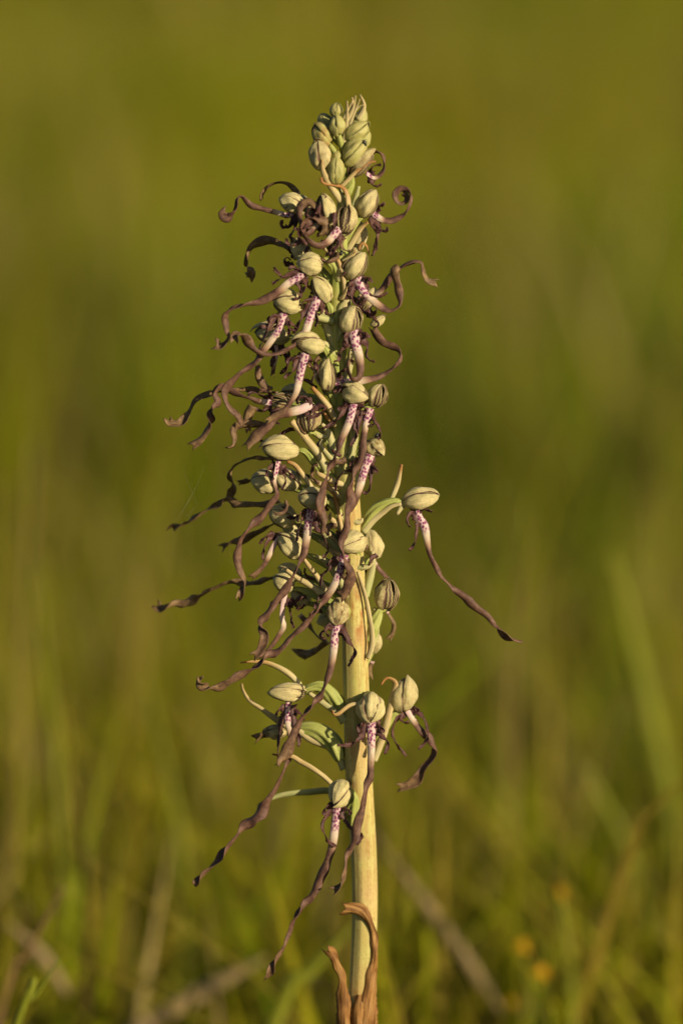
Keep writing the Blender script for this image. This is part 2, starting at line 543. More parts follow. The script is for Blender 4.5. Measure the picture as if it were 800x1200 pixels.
def grass(name, label, n, y0, y1, xw, h0, h1, w0, w1, power=1.0, lean=0.5, dry=0.25, seed=1, tall=0.0, segs=3, fresh=0.34):
    """one mesh with n curved tapering blades between y0 and y1; xw(y) is the half width of the strip"""
    rs = np.random.default_rng(seed)
    y = y0 + (y1 - y0) * rs.uniform(0, 1, n) ** power
    x = rs.uniform(-1, 1, n) * xw(y)
    # tufts: pull blades towards scattered centres
    k = max(8, n // 26)
    cy = y0 + (y1 - y0) * rs.uniform(0, 1, k) ** power
    cx = rs.uniform(-1, 1, k) * xw(cy)
    pick = rs.integers(0, k, n)
    tuft = rs.uniform(0, 1, n) < 0.65
    spread = 0.03 + 0.004 * np.maximum(y, 0)
    x = np.where(tuft, cx[pick] + rs.normal(0, 1, n) * spread, x)
    y = np.where(tuft, cy[pick] + rs.normal(0, 1, n) * spread, y)
    keep = np.hypot(x, y) > 0.025
    x, y, pick, tuft = x[keep], y[keep], pick[keep], tuft[keep]
    n = len(x)
    tone_c = rs.normal(0, 0.12, k)
    h_c = rs.uniform(0.75, 1.3, k)
    h = rs.uniform(h0, h1, n) * np.where(tuft, h_c[pick], 1.0) * (1 + 0.22 * patchy(x, y, 0.9))
    if tall:
        h = np.where(rs.uniform(0, 1, n) < tall, h * rs.uniform(1.3, 1.9, n), h)
    w = rs.uniform(w0, w1, n)
    az = rs.uniform(0, 2 * np.pi, n)
    ln = np.abs(rs.normal(0, lean, n)) * h
    bend = rs.uniform(1.4, 2.6, n)
    face = rs.uniform(0, np.pi, n)
    tone = np.clip(fresh + 0.10 * patchy(x, y, 0.55) + 0.24 * patchy(x * 3.2 + 5, y * 0.9, 1.0) + np.where(tuft, tone_c[pick], 0) + rs.normal(0, 0.13, n), 0, 0.7)
    isdry = rs.uniform(0, 1, n) < dry * (1 + 1.3 * patchy(x * 2.6 + 9, y * 1.1 + 3, 1.0))
    tone = np.where(isdry, rs.uniform(0.66, 1.0, n), tone)
    z = ground_z(x, y) - 0.004
    rows = segs + 1
    V = np.zeros((n, 2 * segs + 1, 3))
    AL = np.zeros((n, 2 * segs + 1))
    for i in range(segs):
        t = i / segs
        px = x + np.cos(az) * ln * t ** bend
        py = y + np.sin(az) * ln * t ** bend
        pz = z + h * t * (1 - 0.18 * t * np.minimum(ln / h, 1.5))
        hw = w / 2 * (1 - t) ** 0.6
        fx, fy = np.cos(face), np.sin(face)
        V[:, 2 * i] = np.stack([px - fx * hw, py - fy * hw, pz], 1)
        V[:, 2 * i + 1] = np.stack([px + fx * hw, py + fy * hw, pz], 1)
        AL[:, 2 * i:2 * i + 2] = t
    V[:, -1] = np.stack([x + np.cos(az) * ln, y + np.sin(az) * ln, z + h * (1 - 0.18 * np.minimum(ln / h, 1.5))], 1)
    AL[:, -1] = 1
    tri = []
    for i in range(segs - 1):
        a = 2 * i
        tri += [(a, a + 1, a + 3), (a, a + 3, a + 2)]
    a = 2 * (segs - 1)
    tri.append((a, a + 1, a + 2))
    tri = np.array(tri, np.int32)
    nv = 2 * segs + 1
    F = (tri[None] + (np.arange(n, dtype=np.int32) * nv)[:, None, None]).reshape(-1, 3)
    me = bpy.data.meshes.new(name)
    me.vertices.add(n * nv)
    me.vertices.foreach_set('co', V.astype(np.float32).ravel())
    me.loops.add(F.size)
    me.loops.foreach_set('vertex_index', F.ravel())
    me.polygons.add(len(F))
    me.polygons.foreach_set('loop_start', np.arange(len(F), dtype=np.int32) * 3)
    me.polygons.foreach_set('loop_total', np.full(len(F), 3, np.int32))
    for nm, a in (('tone', np.repeat(tone, nv)), ('along', AL.ravel())):
        at_ = me.attributes.new(nm, 'FLOAT', 'POINT')
        at_.data.foreach_set('value', a.astype(np.float32))
    me.update(calc_edges=True)
    me.validate()
    me.materials.append(BLADE)
    o = bpy.data.objects.new(name, me)
    COL.objects.link(o)
    return tag(o, label, 'grass', kind='stuff')

grass('grass', 'short green turf around the foot of the orchid', 9000, -1.3, 0.22, lambda y: 0.55 + 0 * y, 0.06, 0.13, 0.0018, 0.004, lean=0.4, seed=3)
grass('grass', 'blurred green and straw grass close behind the orchid', 18000, 0.30, 2.2, lambda y: 0.7 + 0.25 * y, 0.10, 0.21, 0.004, 0.009, power=1.15, lean=0.7, dry=0.27, seed=31, tall=0.01, fresh=0.29)
grass('grass', 'soft olive meadow grass in the middle distance', 60000, 2.2, 9.0, lambda y: 1.2 + 0.22 * y, 0.12, 0.27, 0.004, 0.012, power=1.2, lean=0.5, dry=0.24, seed=5, tall=0.03)
grass('grass', 'smooth olive green meadow far behind the orchid', 80000, 9.0, 45.0, lambda y: 1.5 + 0.22 * y, 0.16, 0.38, 0.012, 0.032, power=1.3, lean=0.5, dry=0.27, seed=6)

# ------------------------------------------------------------------ the orchid
STEM = [(403, 150, 8, 3), (403, 200, 5, 5), (402, 240, 2, 7), (399, 300, 0, 8.5), (394, 380, 0, 10.5), (397, 450, 0, 12), (402, 520, 0, 13),
        (408, 590, 0, 13.7), (414, 680, 0, 13.6), (416, 760, 0, 14.8), (420, 900, 0, 15.8), (426, 1000, 0, 15.2), (427, 1080, 0, 15),
        (422, 1200, 0, 15.5), (417, 1350, 0, 17)]
def stem_at(y):
    ys = [p[1] for p in STEM]
    return (np.interp(y, ys, [p[0] for p in STEM]), np.interp(y, ys, [p[2] for p in STEM]), np.interp(y, ys, [p[3] for p in STEM]))
base = at(STEM[-1][0], STEM[-1][1], 0)
base = np.array([base[0] - 0.006, 0.0, 0.0])
ORCHID = empty('lizard_orchid', base)
tag(ORCHID, 'tall pale-stemmed orchid with hooded flowers and long twisted brown lips', 'orchid')

P = [at(p[0], p[1], p[2]) for p in STEM] + [base - [0, 0, 0.01]]
C = catmull(np.array(P), 12)
rr = np.interp(np.linspace(0, 1, len(C)), np.linspace(0, 1, len(P)), [p[3] for p in STEM] + [19]) * S
V, F, U = tube(C, rr, 42, 0.022, 8, 2.5)
pyx = np.array([(v[0] / S + 400) for v in V])
zz = V[:, 2]
def near(px, py, rx, ry):
    q = at(px, py, -14)
    return np.exp(-(((V[:, 0] - q[0]) / (rx * S)) ** 2 + ((V[:, 2] - q[2]) / (ry * S)) ** 2)) * (V[:, 1] < 0.001)
age = np.clip(near(419, 722, 7, 24) * 1.2 + near(420, 1190, 20, 26) * 0.8 + near(414, 560, 5, 20) * 0.4 + near(412, 600, 4, 30) * 0.5 + near(426, 800, 5, 20) * 0.45 + near(414, 930, 5, 30) * 0.4 + near(433, 985, 5, 40) * 0.4 + near(410, 870, 5, 16) * 0.5 + near(430, 760, 4, 18) * 0.5 + 0.20, 0, 1)
build('stem', V, F, M['stem'], ORCHID, uv=U, attrs={'age': age, 'green': sstep(at(400, 640)[2], at(400, 470)[2], V[:, 2]) * 0.9 + 0.34 * (np.sin(V[:, 2] * 140 + V[:, 0] * 300) * 0.5 + 0.5)}, origin=base)

def hood_frame(ang, tilt, open_v):
    a = R(ang)
    ct = math.cos(R(tilt))
    L = unit((math.cos(a) * ct, -math.sin(R(tilt)), math.sin(a) * ct))      # positive tilt leans the tip towards the viewer
    O = np.array([open_v[0], open_v[2], -open_v[1]], float)
    O = unit(O - L * np.dot(O, L))
    return L, O, np.cross(L, O)

def ovoid_r(u, blunt=0.50, skew=0.88):
    return np.sin(math.pi * np.clip(u, 0, 1) ** skew) ** blunt

def sepal_grid(c, L, O, Sd, length, wid, phi0, half, lift, u0=0.02, u1=1.0, nu=17, nv=15, seed=0, flare=0.0, bulge=0.13, crumple=1.0, lap=0.0):
    rs = np.random.default_rng(seed)
    G = np.zeros((nu, nv, 3))
    UV = np.zeros((nu, nv, 2))
    wob = rs.normal(0, 0.045, 4) * crumple
    k1, k2, k3 = rs.uniform(0, 6.28, 3)
    sl = rs.normal(0, 0.05) * crumple
    stretch = 1 + rs.uniform(-0.06, 0.05) * crumple
    shear = rs.normal(0, 0.16) * crumple
    nip = rs.uniform(0.0, 0.10) * crumple
    for i in range(nu):
        u = u0 + (u1 - u0) * i / (nu - 1)
        r = wid / 2 * float(ovoid_r(u)) * (1 + lift)
        hw = half * (1 - 0.15 * u ** 3)
        for j in range(nv):
            v = -1 + 2 * j / (nv - 1)
            ph = phi0 + hw * v + shear * (u - 0.5)
            rad = r * (1 + bulge * math.cos(v * math.pi / 2) - 0.02 * (abs(v) > 0.9)
                       + wob[0] * math.sin(8 * u + v * 3 + k1) + wob[1] * math.sin(5 * v + 4 * u + k2) + 0.022 * crumple * math.sin(9.5 * v + k3) * math.sin(math.pi * u)
                       + flare * v * v * u + lap * abs(v) ** 5 * math.sin(math.pi * min(1, u * 1.1)) - nip * math.exp(-((u - 0.16) / 0.10) ** 2)
                       + 0.035 * crumple * math.sin(21 * u + 4 * v + k2) * abs(v) ** 2 + 0.02 * crumple * math.sin(13 * u - 6 * v + k1))
            ax = ((u - 0.5) * stretch + sl) * length
            p = c + L * ax + (-O * math.cos(ph) * 0.95 + Sd * math.sin(ph)) * rad
            G[i, j] = p
            UV[i, j] = (u * length / S / 10, v)
    return G, UV

ST_OBJECTS = []
def flower(x, y, d, length, wid, ang, tilt=0, open_v=(0, 1, 0.35), lip=None, ld=0, lw=(8, 5, 7, 8), lt=0, white=38, lobes=None,
           ov='auto', age=0.0, curl=0.5, tip='fork', spots=True, gape=0.0, wave=0.6, brown=1.0, seed=None, ovr=5.0, sepals=(0, 1, 2), dorsal_half=0.70):
    seed = seed if seed is not None else int(x * 7 + y * 13)
    rs = np.random.default_rng(seed)
    c = at(x, y, d)
    fl = empty('flower', c, ORCHID)
    L, O, Sd = hood_frame(ang, tilt, open_v)
    ln, wd = length * 0.96 * S, wid * 0.87 * S
    # inner petals with dark lines
    G, UV = sepal_grid(c, L, O, Sd, ln * 0.95, wd * 0.95, 0, math.pi * 0.995, 0, 0.03, 1.0, 14, 27, seed, bulge=0, crumple=0)
    V, F = sheet(G, 0.6 * S)
    U = np.vstack([UV.reshape(-1, 2)] * 2)
    build('petal', V, F, M['petal'], fl, uv=U, attrs={'age': np.zeros(len(V))})
    # three overlapping sepals
    j1, j2 = rs.uniform(-0.08, 0.14, 2)
    spec = [(rs.uniform(-0.1, 0.1), dorsal_half, 0.03 + rs.uniform(0, 0.05), 0.0), (1.40 + j1, 0.88, rs.uniform(-0.02, 0.05), gape), (-1.40 - j2, 0.88, rs.uniform(-0.02, 0.05), gape)]
    for k in sepals:
        p0, hf, lift, fl_ = spec[k]
        G, UV = sepal_grid(c, L, O, Sd, ln * (1.0 if k else 1.03), wd, p0, hf, lift, 0.02, 1.0, 21, 17, seed + k + 1, fl_, lap=rs.uniform(0.0, 0.10))
        V, F = sheet(G, 0.8 * S)
        U = np.vstack([UV.reshape(-1, 2)] * 2) + np.array([0, 0])
        ag = age * np.ones(len(V))
        build('sepal', V, F, M['sepal'], fl, uv=U, attrs={'age': ag})
    # lip
    if lip:
        lip_on = list(lip)
        if white > 10:                            # the lip springs from inside the hood
            v0 = np.array([x - lip[0][0], y - lip[0][1]], float)
            dl = np.hypot(*v0)
            if dl > 6:
                lip_on[0] = tuple(np.array(lip[0], float) + v0 / dl * min(6.5, dl * 0.5))
        lw = [w_ * (0.80 if q_ < 2 else 1.0) for q_, w_ in enumerate(lw)]
        V, F, U, uu, vv, LL = ribbon(lip_on, ld, lw, lt, curl, 0.7, 11, tip, wave=wave, seed=seed, wob=(white * 1.15, rs.uniform(38, 70)))
        px = uu * LL
        a = 0.30 * sstep(white * 0.5, white, px) + 0.42 * sstep(white * 0.9, white * 1.45, px) + 0.28 * sstep(LL * 0.55, LL, px) * rs.uniform(0.3, 1.0)
        a = np.clip(a * brown + (0.75 if white <= 0 else 0), 0, 1)
        sp = (1 - sstep(white * 0.62, white * 0.85, px)) * (1 - 0.6 * np.abs(vv) ** 4) * (1.0 if spots else 0)
        U = U + np.array([rs.uniform(0, 90), 0])
        build('lip', V, F, M['lip'], fl, uv=U, attrs={'age': a, 'spot': sp, 'rim': (np.abs(vv) > 0.85) * (0.15 + 0.85 * (1 - sstep(white * 0.5, white * 0.9, px)))})
        # side lobes: ragged dark edge of the lip that runs out into a curled strap
        if lobes is None:
            p0, p1 = np.array(lip[0], float), np.array(lip[1], float)
            dr = (p1 - p0) / max(1e-6, np.hypot(*(p1 - p0)))
            lobes = []
            for sg in (-1, 1):
                nrm = np.array([-dr[1], dr[0]]) * sg
                q = [p0 + dr * 9 + nrm * 5]
                hd = dr * 0.8 + nrm * rs.uniform(0.5, 1.1)
                turn = rs.uniform(-0.35, 0.45) * sg
                for _ in range(4):
                    hd = hd / np.hypot(*hd)
                    q.append(q[-1] + hd * rs.uniform(5, 7))
                    ca, sa = math.cos(turn), math.sin(turn)
                    hd = np.array([hd[0] * ca - hd[1] * sa, hd[0] * sa + hd[1] * ca])
                    turn *= 1.25
                lobes.append([tuple(z) for z in q])
        lobes = list(lobes)
        if white > 10 and len(lip) > 3:           # a shrivelled shred on each side of the lip
            p0, p1 = np.array(lip[0], float), np.array(lip[1], float)
            dr = (p1 - p0) / max(1e-6, np.hypot(*(p1 - p0)))
            for sg in (-1, 1):
                nrm = np.array([-dr[1], dr[0]]) * sg
                q = [p0 + dr * 3 + nrm * 5]
                hd = nrm * 1.0 + dr * rs.uniform(-0.3, 0.6)
                turn = rs.uniform(0.3, 0.8) * -sg
                for _ in range(4):
                    hd = hd / np.hypot(*hd)
                    q.append(q[-1] + hd * rs.uniform(3, 5.5))
                    ca, sa = math.cos(turn), math.sin(turn)
                    hd = np.array([hd[0] * ca - hd[1] * sa, hd[0] * sa + hd[1] * ca])
                lobes.append([tuple(z) for z in q])
        ld0 = ld[0] if hasattr(ld, '__len__') else ld
        p0 = np.array(lip[0], float)
        p1 = np.array(lip[1], float)
        dr = (p1 - p0) / max(1e-6, np.hypot(*(p1 - p0)))
        w0 = lw[0] if hasattr(lw, '__len__') else lw
        for lb in lobes:
            q = np.array(lb[0], float)
            side = dr[0] * (q[1] - p0[1]) - dr[1] * (q[0] - p0[0])
            nrm = np.array([-dr[1], dr[0]]) * (1 if side > 0 else -1)
            pts = [tuple(p0 - dr * 2 + nrm * w0 * 0.35), tuple(p0 + dr * 5 + nrm * w0 * 0.62)] + list(lb)
            V, F, U, uu, vv, LL = ribbon(pts, [ld0 + 1.5, ld0 + 1.5, ld0 - 2, ld0 - 4], [7, 10, 9, 6, 5, 4.2, 2.4], [0, 10, 35, 80, 130, 180], 0.45, 0.7, 7,
                                         None, jag=0.6, seed=seed + len(lb), wave=1.8, step=1.6)
            build('lip_lobe', V, F, M['lobe'], fl, uv=U)
    # ovary: ribbed green stalk from the stem to the hood
    bpt = c - L * ln * 0.46
    if ov == 'auto':
        bx, by = bpt[0] / S + 400, 600 - ((bpt[2] - ZC) * math.cos(PITCH) + bpt[1] * math.sin(PITCH)) / S
        sx, sdp, sr = stem_at(by + 30)
        mx = bx + (sx - bx) * 0.35
        pts = [(sx + 0.5 * sr * np.sign(bx - sx), by + 30), (sx + (bx - sx) * 0.45, by + 13), (mx + (bx - mx) * 0.55, by + 1), (bx, by)]
        dd = [0, d * 0.4, d * 0.8, bpt[1] / S]
    elif ov is None:
        pts = None
    else:
        pts = list(ov)
        dd = [d * 0.2, d * 0.6, d]
    if pts:
        Cc, LL = path3(pts, dd, 2.5)
        Cc[-1] = bpt
        t = np.linspace(0, 1, len(Cc))
        rad = ovr * S * (0.62 + 0.5 * np.sin(math.pi * t ** 0.9) - 0.22 * t)
        V, F, U = tube(Cc, rad, 30, 0.14, 6, 6.5)
        build('ovary', V, F, M['ovary'], fl, uv=U, attrs={'age': np.zeros(len(V))})
    return fl

def bract(pts, d, w, age=(0.1, 0.4, 0.9), tw=(0, 20), curl=0.5, tip=None, jag=0.0, mat='bract', name='bract', parent=None, th=0.8, label=None, wave=0.3, m=5):
    V, F, U, uu, vv, L = ribbon(pts, d, w, tw, curl, th, m, tip, jag=jag, wave=wave)
    o = build(name, V, F, M[mat], parent or ORCHID, uv=U, attrs={'age': lerp_list(age, uu)})
    if label: o['label'] = label
    return o

def bud(x, y, d, length, wid, ang, tilt=0, mat='bud', age=0.15, nub=0.0, roll=0.3):
    """closed bud: three fused sepals with seams"""
    c = at(x, y, d)
    a = R(ang + 90)
    L, O, Sd = hood_frame(ang, tilt, (math.cos(roll), math.sin(roll), 0.8))
    b = empty('bud', c, ORCHID)
    ln, wd = length * S, wid * S
    for k in range(3):
        G, UV = sepal_grid(c, L, O, Sd, ln, wd, roll + k * 2 * math.pi / 3, 1.10, 0.0 + 0.012 * k, 0.02, 1.0, 17, 15, int(x * 3 + k), bulge=0.10)
        if nub:
            pass
        V, F = sheet(G, 0.7 * S)
        U = np.vstack([UV.reshape(-1, 2)] * 2)
        build('sepal', V, F, M[mat], b, uv=U, attrs={'age': np.full(len(V), age)})
    bx = x - math.cos(R(ang)) * length * 0.46
    by = y + math.sin(R(ang)) * length * 0.46
    sx, sdp, sr = stem_at(by + 22)
    Cc, LL = path3([(sx, by + 22), (sx + (bx - sx) * 0.7, by + 8), (bx, by)], [4, d * 0.6, d], 2.5)
    t = np.linspace(0, 1, len(Cc))
    V, F, U = tube(Cc, (2.6 + 1.2 * np.sin(math.pi * t)) * S, 14, 0.12, 6, 4)
    build('ovary', V, F, M['ovary'], b, uv=U, attrs={'age': np.zeros(len(V))})
    return b

# --- buds at the top of the spike
bud(394, 129, 6, 17, 14, 82)
bud(395, 147, -6, 25, 17, 100)
bud(381, 143, 16, 22, 17, 115)
bud(377.5, 158, 2, 29, 23, 128, age=0.7)
bud(375, 182, -8, 36, 25, 98, tilt=12, mat='sepal', age=0.35)
bud(393.5, 200, -14, 32, 19, 88)
bud(394.5, 183, -12, 12, 8, 80)
bud(421, 139, 4, 24, 15, 62)
bud(419.5, 153, -2, 31, 20, 38)
bud(415, 178, -6, 38, 24, 50)
bud(425, 164, 12, 26, 16, 55)
# --- dry bracts that stick out of the tip
for pts, w in [([(402, 168), (405, 145), (406, 118)], [4, 4, 2]), ([(404, 145), (412, 128), (416, 112)], [3, 4, 1.5]), ([(408, 150), (413, 135), (421, 116)], [3, 3, 1.5]),
               ([(418, 140), (425, 128), (425, 120), (421, 111)], [5, 4, 3, 1.5]), ([(402, 140), (407, 128), (413, 118)], [3, 3, 1]), ([(411, 138), (413, 124), (412, 114)], [2, 3, 1]),
               ([(416, 130), (422, 124), (428, 123)], [1.5, 1.2, 1])]:
    bract(pts, [-4, -6], [q * 1.5 for q in w], (0.2, 0.35, 0.5), (10, 60))
bract([(400, 236), (390, 222), (381, 208), (377, 196), (377, 187)], [-10, -20, -22], [8, 8, 7, 5, 3], (0.25, 0.45, 0.7), (0, 30))
bract([(376, 208), (378, 214), (386, 216), (394, 217), (402, 220), (407, 228), (409, 240), (410, 254)], [-20, -16, -14], [3, 3, 3, 4, 5, 7, 6], (0.9, 0.85, 0.8, 0.5, 0.35), (0, 30))
bract([(398, 220), (408, 210), (419, 199), (433, 190), (440, 189)], [-12, -16, -10], [5, 5, 4, 3, 2], (0.3, 0.5, 0.85, 0.95), (0, 30))

# --- flowers, from the top of the spike downwards
flower(424, 192, -6, 40, 24, 48, open_v=(1, 0.8, -0.5), lip=[(432, 208), (438, 207), (444, 204), (449, 196), (448, 184), (442, 179), (434, 180)], ld=[-8, -2, 4], lw=[7, 8, 7, 6], lt=[20, 60, 70],
       white=12, lobes=[], tip=None, age=0.5, ov=[(402, 232), (408, 222), (413, 211)], ovr=6)
flower(341, 238, 14, 31, 27, 155, open_v=(0.2, 1, 0.3), lip=[(348, 251), (338, 252.5), (327, 250), (308, 245), (294, 241), (283, 231), (279, 234), (277, 246), (268, 256), (261, 252), (266, 247)],
       ld=[8, 4, 2], lw=[8, 7, 5, 6, 8, 9, 7], lt=[0, 20, 40, 60], white=26, lobes=[[(346, 259), (339, 267), (331, 266), (330, 258)], [(350, 256), (346, 268), (340, 276), (343, 284)]])
flower(352, 240, 34, 28, 24, 130, open_v=(-1, 0.3, 0.5), lip=[(350, 228), (343, 221), (334, 216), (325, 215), (315, 219), (309, 228), (308, 232)], ld=[36, 50], lw=[7, 8, 9, 10], lt=[30, 60], white=0, lobes=[], tip=None)
flower(381, 247, -16, 38, 25, 105, open_v=(-1, 0.3, -0.5), lip=[(374, 260), (369, 266), (363, 274), (357, 275), (351, 264), (350, 252), (353, 242), (362, 236), (370, 240)], ld=[-22, -28, -24], lw=[9, 9, 8, 8, 7], lt=[0, 40, 70, 70, 60],
       white=14, spots=False, lobes=[[(370, 250), (362, 246), (358, 250), (362, 256)], [(376, 256), (368, 252), (362, 258)]])
flower(367, 247, -6, 26, 20, 110, open_v=(-1, 0.5, 0), lip=None, age=0.6, sepals=(0, 1, 2))
flower(403, 258, -14, 36, 31, 85, tilt=-10, open_v=(-0.45, 0.3, -1), lip=[(396, 272), (390, 277), (384, 284), (373, 289), (360, 283), (354, 270), (359, 259), (370, 255), (380, 260), (382, 270), (377, 277)], ld=[-24, -32, -34, -30], lw=[11, 10, 7, 8, 8, 7], lt=[0, 30, 65, 75, 75],
       white=20, lobes=[[(397, 281), (396, 289), (391, 296), (386, 299)]], age=0.5, ovr=4)
flower(432, 239, -4, 37, 28, 62, tilt=5, open_v=(1, 0.75, -0.25), lip=[(436, 252), (446, 256), (458, 258.5), (468, 254), (477, 245), (481, 233), (478, 225), (470, 222), (464, 228), (467, 237), (474, 237), (476, 230), (471, 227)],
       ld=[-6, -2, 2], lw=[10, 8, 5, 6, 7, 7, 6], lt=[10, 40, 70, 78], white=17, lobes=[[(442, 261), (445, 267), (451, 270), (454, 266)], [(443, 264), (444, 275), (441, 287), (436, 300)]], tip=None)
bract([(407, 294), (414, 280), (421, 268), (431, 260)], [-4, -8], [6, 8, 7, 3], (0.2, 0.35, 0.5, 0.8), (0, 40))
bract([(412, 300), (419, 285), (423, 272), (420, 258)], [6, 8], [10, 16, 15, 3], (0.1, 0.3, 0.4), 10)
bract([(420, 293), (422, 286), (427, 285), (431, 290), (433, 298)], [-2], [4, 4, 4, 3], (0.75, 0.9), (20, 80))
flower(418, 311, -10, 39, 31, 58, tilt=8, open_v=(1, 0.8, -0.3), lip=[(417, 327), (423, 337), (433, 348), (446, 358.5), (458, 362.5), (467, 357), (467, 344), (463, 330), (461, 318), (467, 312)],
       ld=[-14, -18, -12, -6], lw=[13, 10, 8, 8, 9, 9, 8], lt=[0, 10, 40, 70, 40], white=42, tip=None,
       lobes=[[(414, 338), (413, 350), (418, 357), (425, 356), (428, 350)], [(430, 340), (437, 346), (445, 348), (454, 343)]])
flower(430, 352, 16, 30, 24, 60, open_v=(1, 0.6, 0.3), lip=[(427, 366), (433, 355), (440, 346), (448, 337), (460, 321), (472, 310), (484, 305), (494, 307), (497, 317), (502, 327), (512, 330)],
       ld=[8, 2, -2, 2], lw=[8, 7, 7, 9, 11, 11, 8, 8], lt=[0, 20, 40, 75, 40, 100], white=24, spots=False, lobes=[[(434, 368), (440, 372), (444, 379), (439, 384)]], age=0.4)
flower(443, 377, 10, 20, 12, 35, open_v=(0, 1, 0.5), lip=None, ov=None)
flower(363, 311, -16, 32, 31, 172, tilt=18, open_v=(-0.3, 1, 0.2), lip=[(356, 322), (347, 327), (338, 332), (326, 342), (306, 352.5), (287, 358.6), (272, 363), (265, 373), (267, 385), (269, 396), (260, 407), (251, 404)],
       ld=[-24, -30, -34], lw=[10, 10, 8, 8, 8, 9, 9, 10], lt=[0, 10, 10, 40, 60, 140, 200], white=34,
       lobes=[[(344, 319), (333, 326), (326, 322), (321, 313)], [(336, 322), (328, 327), (319, 333)], [(350, 333), (354, 343), (352, 350), (343, 351)]], ov=[(398, 330), (391, 312), (381, 305), (376, 308)], ovr=5)
flower(352, 294, 14, 34, 24, 120, open_v=(-1, 0.3, 0.4), lip=[(346, 303), (343, 296), (334, 288), (322, 283), (308, 283), (297, 289), (291, 301), (290, 312), (294, 319), (291, 327)], ld=[24, 40, 62], lw=[7, 7, 8, 9, 10, 12, 6], lt=[20, 45, 40, 20], white=0, lobes=[[(352, 290), (343, 296), (338, 290)]])
flower(375, 340, -12, 37, 26, 118, tilt=10, open_v=(-1, 0.55, -0.35), lip=[(371, 353), (366, 364), (361.5, 378), (357, 390), (345, 405), (328, 413), (314, 415), (301, 412), (291, 403), (284, 395), (277, 393), (275, 401)],
       ld=[-20, -30, -38, -44], lw=[12, 11, 9, 5, 4, 5, 7, 11, 11, 6], lt=[0, 0, 0, 30, 60, 120], white=48,
       lobes=[[(359, 365), (352, 377), (346, 388), (343, 390)], [(371, 367), (373, 376), (369, 383)]])
flower(335, 356, -14, 34, 33, 168, tilt=22, open_v=(-0.2, 1, 0.2), lip=[(332, 372), (327, 384), (317, 400), (308, 412), (294, 428), (277.5, 444), (266, 457), (266, 468), (272, 479), (280, 488), (285, 497)],
       ld=[-22, -26, -28, -30], lw=[11, 9, 7, 8, 9, 9, 10, 9, 6], lt=[0, 0, 10, 10, 20, 80, 150], white=42,
       lobes=[[(323, 372), (316, 380), (310, 384), (305, 381)], [(340, 376), (348, 386), (341, 386)], [(322, 376), (312, 392), (306, 404), (302, 416)]])
flower(318, 392, 12, 42, 30, 172, tilt=5, open_v=(0, 1, 0.2), lip=[(326, 406), (325, 415), (322, 430), (320, 440)], ld=[10, 6], lw=[7, 6, 6, 5], lt=[30, 60], white=30, spots=False,
       lobes=[[(333, 413), (338, 424), (336, 432), (328, 438)], [(320, 410), (321, 420), (318, 430)]])
flower(412, 376, -18, 36, 32, 75, tilt=14, open_v=(0.75, 0.9, -0.45), lip=[(413, 388), (416, 400), (420, 415), (422, 430), (420, 443), (413, 446), (407, 437), (406, 427), (410, 421), (415, 424)],
       ld=[-26, -32, -36, -28], lw=[16, 12, 8, 7, 7, 6], lt=[0, 0, 20, 70, 80], white=38, tip=None,
       lobes=[[(406, 405), (399, 413), (396, 424)], [(426, 398), (431, 407), (430, 416), (434, 422), (439, 423)]])
flower(384, 441, -18, 40, 27, 86, tilt=8, open_v=(1, 0.4, -0.2), lip=[(396, 450), (408, 448), (426, 445), (440, 442), (452, 436), (464, 426), (468, 416), (460, 407), (450, 402), (441, 394), (436, 384)],
       ld=[-20, -16, -8, 0, 6], lw=[13, 11, 8, 7, 7, 7, 10, 10, 6], lt=[0, 20, 50, 55, 30, 60], white=36, lobes=[[(402, 457), (396, 460), (390, 458)]])
flower(361, 403, -22, 37, 30, 168, tilt=24, open_v=(-0.7, 0.9, -0.1), lip=[(357, 418), (353, 432), (350, 446), (347, 460), (342, 469), (332, 481), (321, 488), (312, 494)], ld=[-28, -34, -38], lw=[12, 11, 8, 5, 5, 5, 4], lt=[0, 0, 20, 60], white=50,
       lobes=[[(348, 424), (344, 434), (336, 440), (334, 444)], [(363, 425), (368, 439), (364, 449)]])
flower(329, 470, 6, 28, 20, 165, open_v=(-0.2, -0.6, -1), lip=[(318, 474), (306, 471), (293, 468), (280, 464), (270, 459), (260, 455), (253, 461), (256, 472), (249, 481), (245, 495), (238, 510), (224, 523)],
       ld=[2, 0, -4], lw=[9, 7, 8, 8, 9, 10, 8, 9, 10], lt=[0, 20, 40, 90, 200, 330], white=16, lobes=[[(308, 464), (298, 460), (290, 463)]], age=0.8)
flower(345, 462, 24, 30, 24, 170, open_v=(0, 1, 0.4), lip=[(326, 461), (311, 459), (296, 457), (281, 457), (262, 459), (243, 463), (230, 471), (221, 486), (212, 496), (200, 496), (197, 490)],
       ld=[20, 14, 10], lw=[5, 5, 6, 5, 6, 7, 11, 10, 5, 7], lt=[50, 40, 60, 120, 180, 240], white=0, brown=0.9, lobes=[])
flower(362, 490, -14, 38, 30, 92, tilt=-20, open_v=(-0.2, -0.1, -1), lip=[(366, 473), (360, 477), (352, 480), (337, 484), (322, 491), (308, 503), (296, 514), (287, 523)], ld=[-22, -30, -34], lw=[13, 12, 10, 9, 9, 10, 11], lt=[0, 0, 10, 25], white=24, spots=False,
       lobes=[[(374, 474), (382, 478), (372, 486), (360, 492)]], age=0.6, ovr=4, gape=0.12)
bract([(311, 499), (298, 497), (283, 498), (275, 504), (277, 513), (275, 523), (267, 526)], [-14, -18], [7, 9, 10, 11, 10, 8], 0.95, (0, 40, 100), tip='fork', mat='lip', name='lip_lobe')
bract([(296, 476), (292, 486), (291, 496), (292, 506)], [-8], [10, 12, 9, 6], 0.95, (0, 50), tip='fork', mat='lip', name='lip_lobe')
